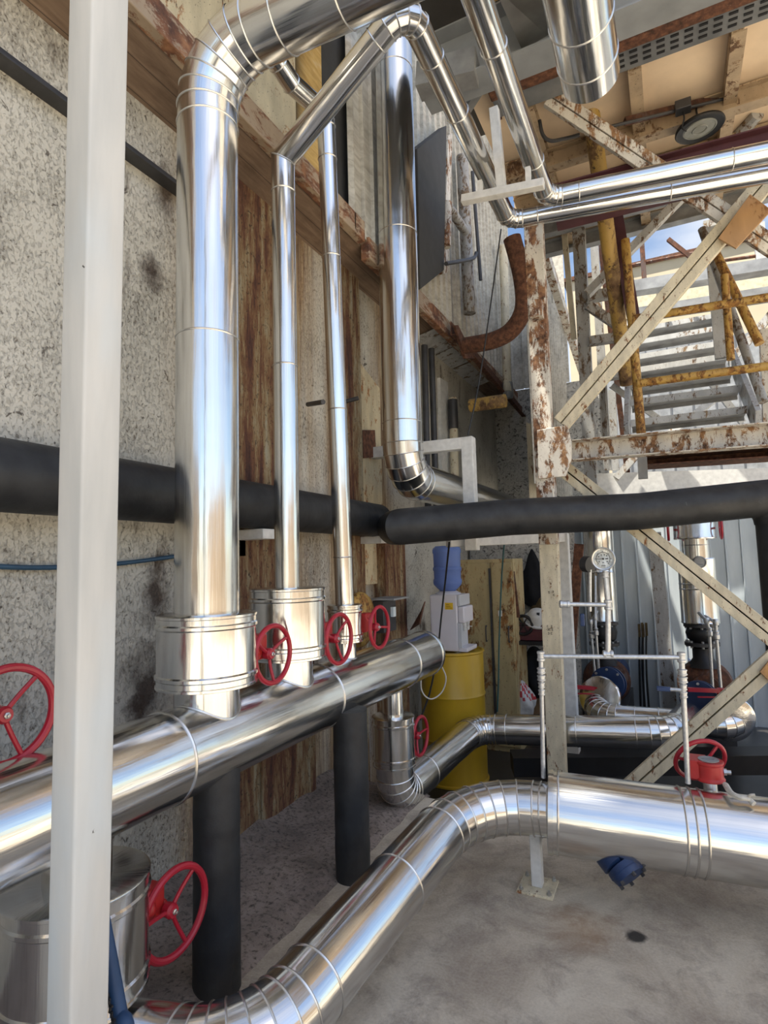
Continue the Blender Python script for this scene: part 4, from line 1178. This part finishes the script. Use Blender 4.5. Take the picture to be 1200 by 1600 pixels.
m = M(); m.bbox((fx-.035, cy-bd/2, z0), (fx+.05, cy+bd/2, z0+bh*.07)); m.build('drip_tray', LILAC, t, bevel=.005)
m = M(); m.bbox((fx-.036, cy-bd/2, z0+bh*.07), (fx+.0, cy-bd/2+.022, z0+bh*.5)); m.build('side_pillar', LIGHTPLASTIC, t)
for k in (-.05, .05):
    m = M(); m.lathe((fx, cy+k, z0+bh*.42), (0, 0, 1), [(.008, -.04), (.014, -.03), (.014, .02), (.018, .03), (.018, .045), (0, .046)], 14); m.box((fx+.022, cy+k, z0+bh*.41), (.03, .012, .008)); m.build('tap', WHITE_STEEL, t)
m = M(); m.bbox((cx-.02+.02, cy-bd/2-.002, z0+bh*.74), (cx+.08, cy-bd/2+.001, z0+bh*.86)); st = m.build('sticker', STICKER, t, 'yellow sticker')
m = M()
for k in range(3): m.bbox((cx+.012, cy-bd/2-.0035, z0+bh*(.765+.03*k)), (cx+.068-.012*k, cy-bd/2-.002, z0+bh*(.772+.03*k)))
m.build('small_print', RUST, st)
m = M(); m.lathe((cx-.02, cy, z0+bh), (0, 0, 1), [(.13, -.01), (.125, .012), (.10, .02), (.09, .03), (0, .03)], 32); m.build('bottle_seat', LILAC, t)
t = thing('water_bottle', 'blue ribbed water bottle standing upside down on the dispenser', 'water bottle', (cx-.02, cy, z0+bh))
zb = z0+bh+.03; hb = (-1.832, 5.127, 1.781)[2]-zb
m = M()
R_ = .140
pr = [(.05, -.01), (.075, .0), (R_*.80, .035), (R_*.97, .065), (R_, .085), (R_*.99, .11), (R_*.94, .122), (R_*.95, hb*.44), (R_*.99, hb*.46), (R_*1.0, hb*.49), (R_*.99, hb*.52), (R_*.94, hb*.54), (R_*.95, hb*.82), (R_*1.0, hb*.85), (R_*1.0, hb*.91), (R_*.94, hb*.96), (R_*.78, hb), (0, hb)]
m.lathe((cx-.02, cy, zb), (0, 0, 1), pr, 44); m.build('bottle_shell', BOTTLE, t)
m = M(); m.lathe((cx-.02, cy, zb), (0, 0, 1), [(.045, 0), (.07, .008), (R_*.76, .04), (R_*.93, .068), (R_*.95, .09), (R_*.89, .125), (R_*.90, hb*.44), (R_*.90, hb*.52), (R_*.90, hb*.66), (0, hb*.66)], 36); m.build('water', BOTTLE, t)
tubular('white_cable', WHITECABLE, 'white power cable looping down beside the yellow drum', 'cable', [(-1.943, 4.924, 0.986), (-1.957, 4.755, 0.929), (-1.956, 4.655, 0.801), (-1.971, 4.614, 0.567), (-1.908, 4.654, 0.472), (-1.836, 4.742, 0.513), (-1.805, 4.780, 0.626), (-1.833, 4.756, 0.737), (-1.858, 4.756, 0.845), (-1.887, 4.850, 0.885)], .006, 6)
tubular('black_cable', CABLE, 'black cable hanging from the cross foam pipe past the bottle', 'cable', [(-1.530, 4.224, 1.779), (-1.729, 4.647, 1.483), (-1.806, 4.727, 1.178), (-1.854, 4.732, 0.876), (-1.924, 4.698, 0.526), (-1.997, 4.627, 0.296)], .008, 6)
tubular('blue_green_cable', GREENCABLE, 'blue green cable hanging in front of the locker', 'cable', [(-1.407, 5.442, 1.856), (-1.484, 5.552, 1.476), (-1.572, 5.681, 0.843), (-1.601, 5.703, 0.464), (-1.632, 5.718, 0.137)], .009, 6)
tubular('blue_cable', BLUECABLE, 'thin blue cable strung along the stucco wall', 'cable', [(-2.370, 1.298, 1.673), (-2.370, 1.497, 1.661), (-2.370, 1.729, 1.662), (-2.370, 1.968, 1.675), (-2.370, 2.318, 1.709)], .011, 8)

# locker and the things in the open shed corner
t = thing('metal_locker', 'yellowed two door metal locker behind the water dispenser', 'locker', (-1.940, 6.366, -0.032))
LY = 6.25
lx0, lx1 = (-2.355, 6.250, 1.462)[0], (-1.551, 6.250, 1.453)[0]
lzt = (-1.835, 6.250, 1.640)[2]
lm = (-1.800, 6.250, 1.456)[0]
m = M(); m.bbox((lx0, LY+.02, -.42), (lx1, LY+.5, lzt)); m.build('carcass', CREAMDOOR, t)
for xa, xb in ((lx0+.01, lm-.012), (lm+.012, lx1-.01)):
    m = M(); m.bbox((xa, LY-.004, -.36), (xb, LY+.018, lzt-.04)); dd_ = m.build('door', CREAMDOOR, t, bevel=.004)
    m = M(); m.rope([(xb-.05, LY-.01, .75), (xb-.05, LY-.04, .76), (xb-.05, LY-.04, .90), (xb-.05, LY-.01, .91)], .008, 6, 4); m.build('handle', STEELDARK, dd_)
m = M(); m.beam((lm, LY-.02, -.2), (lm, LY-.02, lzt-.1), .02, .02, (0, 1, 0)); m.build('lock_bar', STEELDARK, t)
m = M(); m.box((lm+.10, LY-.02, 1.05), (.035, .03, .06)); m.build('padlock', WHITE_STEEL, t)
def blob(name, label, cat, c, size, mat, seed, amp=.18, taper=0.0, fold=6.0, mi=None):
    m = M(); c = V(c); nu, nv = 28, 18
    for j in range(nv+1):
        ph = PI*j/nv
        for i in range(nu):
            th = 2*PI*i/nu
            p = Vector((math.sin(ph)*math.cos(th), math.sin(ph)*math.sin(th), math.cos(ph)))
            k = 1+amp*noise.noise(Vector((p.x*2+seed, p.y*2, p.z*1.2)))*1.6+amp*.4*math.sin(th*fold+p.z*3)
            w = 1-taper*(p.z*.5+.5)
            m.v.append(c+Vector((p.x*size[0]*k*w, p.y*size[1]*k*w, p.z*size[2])))
    for j in range(nv):
        for i in range(nu):
            a = j*nu+i; b = j*nu+(i+1) % nu
            if mi: m.cur = mi(j, i)
            m.face([a, b, b+nu, a+nu])
    o = m.build(name, mat, sharp=80)
    return tag(o, label, cat)
blob('black_coat', 'black coat hanging on the wall beside the column', 'coat', (-1.543, 7.240, 1.395), (.25, .10, .36), BLACKCLOTH, 3, .20, .80)
blob('brown_jacket', 'brown yellow jacket hanging lower behind the black coat', 'jacket', (-1.444, 7.250, 1.065), (.17, .09, .24), BROWNCLOTH, 8, .15, .3)
blob('black_sack', 'black plastic sack slumped under the crate', 'sack', (-1.508, 6.938, 0.309), (.18, .16, .30), BLACKCLOTH, 5, .18, .3)
t = thing('plastic_crate', 'maroon plastic crate on the dark bench', 'crate', (-1.482, 6.632, 0.720))
cc = V((-1.488, 6.618, 0.836))
m = M()
for sx in (-1, 1): m.box(cc+Vector((sx*.22, 0, 0)), (.02, .30, .19)); m.box(cc+Vector((0, sx*.15, 0)), (.44, .02, .19))
m.box(cc+Vector((0, 0, -.09)), (.44, .30, .02)); m.build('tub', CRATE, t, bevel=.004)
m = M()
for k in range(3): m.box(cc+Vector((.0, -.162, -.05+.05*k)), (.36, .012, .012))
m.build('ribs', CRATE, t)
m = M(); bz = cc.z-.10; m.bbox((cc.x-.16, cc.y-.22, bz-.04), (cc.x+.45, cc.y+.30, bz))
b_ = m.build('bench', BLACKIRON); tag(b_, 'dark bench carrying the maroon crate', 'bench')
for sx in (-.13, .40):
    for sy in (-.18, .26):
        m = M(); m.bbox((cc.x+sx-.02, cc.y+sy-.02, -.42), (cc.x+sx+.02, cc.y+sy+.02, bz-.04)); m.build('leg', BLACKIRON, b_)
t = thing('safety_helmet', 'white safety helmet lying on the crate', 'helmet', (-1.365, 6.609, 0.982))
hc = V((-1.369, 6.554, 0.959))
m = M(); m.lathe(hc, (.2, -.5, .85), [(.15, -.02), (.155, 0), (.125, .005), (.118, .04), (.095, .09), (.05, .12), (0, .128)], 28); m.build('shell', WHITE_STEEL, t)
for a_ in ((.03, -.10, .07), (.09, -.07, .03)):
    m = M(); m.box(hc+V(a_), (.03, .02, .03)); m.build('vent', INK, t)
t = thing('coiled_wheel', 'small dark spoked wheel leaning in the crate', 'wheel', cc)
wcn = cc+Vector((-.02, -.17, .07))
m = M(); m.ring(wcn, (0, -1, .1), .10, .018, 28, 8)
for k in range(3): m.beam(wcn+Vector((math.cos(k*PI/3)*.1, 0, math.sin(k*PI/3)*.1)), wcn-Vector((math.cos(k*PI/3)*.1, 0, math.sin(k*PI/3)*.1)), .012, .016, (0, 1, 0))
m.build('wheel_rim', BLACKIRON, t)
blob('printed_bag', 'crumpled white and red plastic bag on the pit floor beside the locker', 'bag', (-1.551, 6.432, 0.110), (.17, .14, .20), [WHITEBAG, REDPLASTIC], 11, .22, .55, 5, lambda j, i: 1 if 3 <= j <= 8 and (i*7+j*3) % 11 < 5 else 0)
m = M(); m.box((-1.506, 7.202, -0.101), (.3, .2, .35)); tag(m.build('cardboard_box', CARD, bevel=.006), 'cardboard box behind the printed bag', 'box')
m = M(); m.box((V((-2.260, 5.045, -0.752))), (.24, .25, .36)); tag(m.build('cardboard_box', CARD, bevel=.006), 'tan cardboard box standing behind the far jacket elbow', 'box')
m = M(); m.slab([(-1.596, 6.276, 1.522), (-1.547, 6.302, 1.500), (-1.522, 6.363, 0.996), (-1.610, 6.319, 0.998)], .03, (0, 1, 0)); tag(m.build('old_plank', RUSTDARK), 'dark weathered plank leaning beside the locker', 'plank')
# switch box and yellow sleeve on the wall by the third handwheel
t = thing('switch_box', 'open dark switch box on the rusted column behind a red handwheel', 'electric box', (-2.200, 4.377, 1.177))
sc = V((-2.180, 4.374, 1.194))
m = M(); m.box(sc, (.10, .24, .26)); m.build('box_body', STEELDARK, t, bevel=.004)
m = M(); m.box(sc+Vector((.05, 0, .145)), (.22, .30, .015)); m.build('rain_hood', GREYSTEEL, t)
m = M(); m.box(sc+Vector((.06, .04, .03)), (.03, .05, .08)); m.build('breaker', DIAL, t)
blob('yellow_sleeve', 'yellow painted patch of lagging behind the smallest jacket', 'lagging', (-2.260, 4.086, 1.190), (.09, .20, .22), YELLOW, 4, .1)
m = M(); m.slab([(-2.200, 5.194, 1.158), (-2.000, 4.816, 1.280), (-2.000, 4.684, 1.096), (-2.200, 4.923, 1.007)], .03, (0, 1, 0)); tag(m.build('bent_sheet', RUST), 'bent rusty sheet sticking out of the wall left of the dispenser', 'sheet')

# ================================================================== FAR LOW PIPES, VALVES AND PUMPS
t = thing('branch_pipe', 'silver pipe from the far jacket running right behind the column', 'pipe', (-1.7, 4.2, 0))
zj = (-1.750, 3.588, 0.284)[2]
pipe(t, [(HX, 3.60, zj+.01), (HX, 3.62, zj-.21), (-1.653, 5.057, 0.148), (-0.068, 5.137, 0.250), (0.050, 5.985, 0.178)], [.15, .22, .20], .125, [5, 7, 6], seams={1: [.25], 2: [.08, .55, .92]}, n=44)
t = thing('pump_suction_pipe', 'silver pipe behind the branch pipe joining both blue valves', 'pipe', (-0.349, 6.013, 0.163))
pipe(t, [(-0.716, 6.385, 0.232), (-0.767, 5.922, 0.130), (0.475, 5.918, 0.149), (0.335, 6.456, 0.238)], [.20, .17], .112, [6, 6], seams={1: [.2, .45, .7]}, n=40)
for nm, lab, c_, d_, r_ in (('left', 'silver collar disc behind the left end elbow of the suction pipe', (-0.711, 6.163, 0.249), (-.25, -1, .25), .205), ('right', 'silver collar disc around the right end elbow of the suction pipe', (0.377, 5.942, 0.209), (.35, -1, -.1), .195)):
    m = M(); m.lathe(c_, d_, [(r_, 0), (r_, .03), (r_-.01, .04), (.11, .055)], 44); tag(m.build('collar_disc', ALU2), lab, 'collar')
for lab, vc, hx in (('blue butterfly valve with a long red lever at the left pump', (-0.651, 6.350, 0.352), (-1.018, 6.055, 0.373)), ('blue butterfly valve with a long red lever at the right pump', (0.155, 6.308, 0.274), (0.051, 6.076, 0.409))):
    t = thing('butterfly_valve', lab, 'valve', vc)
    vc = V(vc)
    m = M(); m.lathe(vc, (-.2, -1, .1), [(.10, -.07), (.165, -.07), (.165, -.05), (.12, -.045), (.12, .0), (.165, .005), (.165, .03), (.1, .03)], 36); m.build('body', BLUE, t)
    for k in range(8):
        th = 2*PI*k/8
        m = M(); m.lathe(vc+Vector((math.cos(th)*.145, -.03, math.sin(th)*.145)), (-.2, -1, .1), [(.013, 0), (.013, .018), (0, .019)], 6); m.build('bolt', BOLT, t)
    top = vc+Vector((0, -.03, .21))
    if 'left' in lab: e0, e1 = V((-0.708, 6.178, 0.333)), V((-1.025, 6.019, 0.367))
    else: e0, e1 = V((0.376, 6.240, 0.376)), V((0.061, 6.081, 0.402))
    m = M(); m.lathe(V((e0.x-.03, e0.y, e0.z-.16)), (0, 0, 1), [(.03, 0), (.035, .12), (.045, .13), (.045, .18), (0, .185)], 16); m.build('stem', RED2, t, 'red stem')
    m = M(); m.beam(e0, e1, .035, .035); m.beam(e0+Vector((0, -.02, -.05)), e1.lerp(e0, .25)+Vector((0, -.02, -.06)), .012, .012); m.build('lever', RED, t, 'red lever')
    m = M(); m.lathe(e0+Vector((.01, -.03, -.01)), (0, -1, 0), [(.022, 0), (.022, .02), (0, .022)], 14); m.build('lever_bolt', BOLT, t)

def pump(label, base, zj0, zj1, rj, zt, zf, blue_side):
    """a vertical silver jacketed discharge pipe over a black joint, flange and pump casing"""
    base = V(base)
    t = thing('pump_set', label, 'pump', (base.x, base.y, -.42))
    h = zj0-zj1
    m = M(); m.lathe((base.x, base.y, zj1), (0, 0, 1), [(.05, 0), (rj, .0), (rj+.004, .012), (rj, .024), (rj, h*.52), (rj+.005, h*.53), (rj, h*.54), (rj, h*.6), (rj+.005, h*.61), (rj, h*.62), (rj, h-.02), (rj+.004, h-.01), (rj, h), (.05, h)], 40); m.build('jacket', ALU, t)
    m = M(); m.lathe((base.x, base.y, zj0-.01), (0, 0, 1), [(rj*.72, 0), (rj*.72, zt-zj0)], 36); m.ring((base.x, base.y, zj0+(zt-zj0)*.2), (0, 0, 1), rj*.72, .005, 32, 6); m.build('discharge_pipe', ALU, t)
    m = M(); m.lathe((base.x, base.y, zf), (0, 0, 1), [(.10, .0), (.14, .04), (.155, (zj1-zf)*.5), (.13, (zj1-zf)*.85), (.10, zj1-zf)], 32); m.build('rubber_joint', BLACKIRON, t)
    for zz in (zf-.035, zj1-.035):
        m = M(); m.lathe((base.x, base.y, zz), (0, 0, 1), [(.17, 0), (.17, .035), (.1, .036)], 32)
        fl = m.build('flange', STEELDARK, t)
        for k in range(8):
            m = M(); m.lathe((base.x+math.cos(k*PI/4)*.145, base.y+math.sin(k*PI/4)*.145, zz-.02), (0, 0, 1), [(.014, 0), (.014, .075), (0, .076)], 6); m.build('bolt', GREYSTEEL, fl)
    m = M(); m.lathe((base.x, base.y, zf-.26), (0, 0, 1), [(.16, 0), (.10, .09), (.10, .20), (.13, .23)], 28); m.build('reducer', BLACKIRON, t)
    pc_ = Vector((base.x, base.y+.02, zf-.45))
    m = M(); m.lathe(pc_, (0, -1, 0), [(.0, -.16), (.16, -.15), (.25, -.09), (.27, 0), (.25, .09), (.18, .13), (.13, .15), (.13, .20), (0, .2)], 36); m.build('volute', RUSTDARK, t)
    m = M(); m.lathe(pc_+Vector((blue_side*.03, .16, .0)), (0, 1, 0), [(.12, 0), (.17, .05), (.19, .08), (.19, .5), (.15, .55), (0, .56)], 28)
    for k in range(14):
        th = 2*PI*k/14
        m.box(pc_+Vector((math.cos(th)*.2, .45, math.sin(th)*.2)), (.012, .36, .03), Matrix.Rotation(th, 3, 'Y'))
    m.build('motor', BLUE, t)
    m = M(); m.bbox((pc_.x-.24, pc_.y-.25, -.42), (pc_.x+.24, pc_.y+.75, pc_.z-.22)); m.build('bed', STEELDARK, t)
    return t
pump('left pump with a silver jacketed riser behind the gauge branch', (-0.778, 7.437, 0.617), (-0.737, 7.329, 1.970)[2], (-0.770, 7.418, 0.862)[2], .175, 2.3, (-0.778, 7.437, 0.617)[2], 1)
pump('right pump with a silver jacketed riser behind the falling brace', (0.244, 7.152, 0.694), (0.256, 7.072, 1.594)[2], (0.244, 7.133, 0.894)[2], .185, 2.3, (0.244, 7.152, 0.694)[2], 1)
t = thing('top_jacket', 'silver valve jacket on the right pump riser just below the cross foam pipe', 'valve', (0.269, 7.059, 1.800))
tj = V((0.269, 7.059, 1.800)); tj.x, tj.y = (0.244, 7.152, 0.694)[0], (0.244, 7.152, 0.694)[1]
m = M(); m.lathe(tj, (0, 0, 1), [(.1, 0), (.205, .0), (.209, .012), (.205, .024), (.205, .30), (.1, .30)], 40); m.build('jacket', ALU, t)
for sx in (-1, 1): m = M(); m.ring(tj+Vector((sx*.255, 0, .12)), (1, 0, 0), .12, .014, 32, 8); m.beam(tj+Vector((sx*.255, -.12, .12)), tj+Vector((sx*.255, .12, .12)), .012, .02); m.build('handwheel', RED, t)
t = thing('dark_gauge', 'dark round gauge on the right pump riser', 'gauge', (0.265, 6.901, 1.555))
m = M(); m.lathe((0.265, 6.901, 1.555), (.2, -1, -.1), [(0, -.05), (.055, -.05), (.062, 0), (.062, .03), (.052, .035), (.05, .025), (0, .025)], 28); m.box(V((0.266, 6.826, 1.530)), (.05, .004, .012)); m.build('case', GREYSTEEL, t)
t = thing('impulse_pipework', 'thin galvanised pair of pipes dropping in front of the right pump', 'pipework', (0.284, 6.644, 0.346))
for pts in ([(0.227, 6.944, 1.020), (0.282, 6.697, 0.967), (0.299, 6.714, 0.870), (0.290, 6.707, 0.309)], [(0.284, 6.953, 0.987), (0.356, 6.621, 0.963), (0.354, 6.631, 0.850), (0.358, 6.627, 0.330)]):
    m = M(); m.tube(pts, .016, 12); m.build('pipe_length', GALV, t)
    m = M(); m.lathe(pts[1], (0, 0, 1), [(.024, -.03), (.027, -.02), (.027, .02), (.022, .03)], 12); m.build('elbow', GALV, t)
    m = M(); m.lathe(pts[2], (0, 0, 1), [(.02, -.06), (.03, -.05), (.03, -.01), (.022, .0), (.026, .02), (.02, .03)], 12); m.build('union_nut', GALV, t)
t = thing('impulse_pipework', 'thin galvanised pair of pipes dropping in front of the left pump', 'pipework', (-0.814, 6.670, 0.265))
for pts in ([(-0.815, 7.226, 0.999), (-0.869, 7.031, 0.892), (-0.870, 7.043, 0.761), (-0.846, 6.995, 0.212)], [(-0.807, 7.169, 1.412), (-0.820, 7.050, 0.942), (-0.816, 7.010, 0.802), (-0.807, 7.014, 0.211)]):
    m = M(); m.tube(pts, .016, 12); m.build('pipe_length', GALV, t)
    m = M(); m.lathe(pts[1], (0, 0, 1), [(.024, -.03), (.027, -.02), (.027, .02), (.022, .03)], 12); m.build('elbow', GALV, t)
    m = M(); m.lathe(pts[2], (0, 0, 1), [(.02, -.06), (.03, -.05), (.03, -.01), (.022, .0), (.026, .02), (.02, .03)], 12); m.build('union_nut', GALV, t)
member('fence_post', LIGHTGREY, 'pale grey flat post standing against the ribbed fence', 'post', (-0.165, 7.729, 1.911), (-0.117, 7.960, -0.264), .15, .10, 'beam', (0, 1, 0))
member('leaning_timber', RUST, 'brown leaning timber between the column and the left pump', 'timber', (-0.833, 6.181, 1.772), (-1.014, 6.120, 0.297), .09, .05, 'beam', (0, 1, 0))
t = thing('cable_bundle', 'bundle of dark cables standing against the ribbed fence', 'cable', (-0.463, 8.015, -0.292))
for k in range(4):
    m = M(); m.rope([(-0.437, 7.994, 0.658), (-0.458, 7.965, 0.266), (-0.474, 7.951, -0.263)] if k % 2 else [(-0.378, 8.022, 0.672), (-0.403, 7.996, 0.225), (-0.402, 7.987, -0.265)], .012, 6, 4)
    o = m.build('cable', CABLE, t); o.location.x += .022*k
    m = M(); m.box(V((-0.433, 7.981, 0.699) if k % 2 else (-0.375, 8.008, 0.714))+Vector((.022*k, 0, 0)), (.03, .03, .16)); m.build('plug', BROWNCLOTH, t)
member('frame_foot', BLACKIRON, 'dark low sill beam on the pit floor under the suction pipe', 'beam', (-1.398, 5.305, -0.194), (1.133, 6.272, -0.150), .25, .16)

m = M(); m.bbox((-1.0, 13, -.4), (9, 15, 5.9)); o = m.build('shed', STEELDARK); tag(o, 'dark grey shed far behind the stair treads', 'shed')
m = M(); m.corrugated((-1, 12.99, 0), (9, 12.99, 0), -.4, 5.9, .4, .05, 'box', nrm=(0, -1, 0)); m.build('cladding', GREYSTEEL, o)
# ================================================================== ADDED BUILDINGS, OUT OF VIEW (to put tan streaks in the silver pipes)
m = M(); m.bbox((-9, -13.5, -.02), (1.5, -12, 4.6)); m.bbox((9.5, -9, -.02), (11, 6, 3.4))
o = m.build('reflection_building', plain('tan_reflection_wall', (.36, .28, .20), .8, 0, .3, .5)); tag(o, 'low tan buildings added unseen behind the viewer for the pipe reflections', 'building')
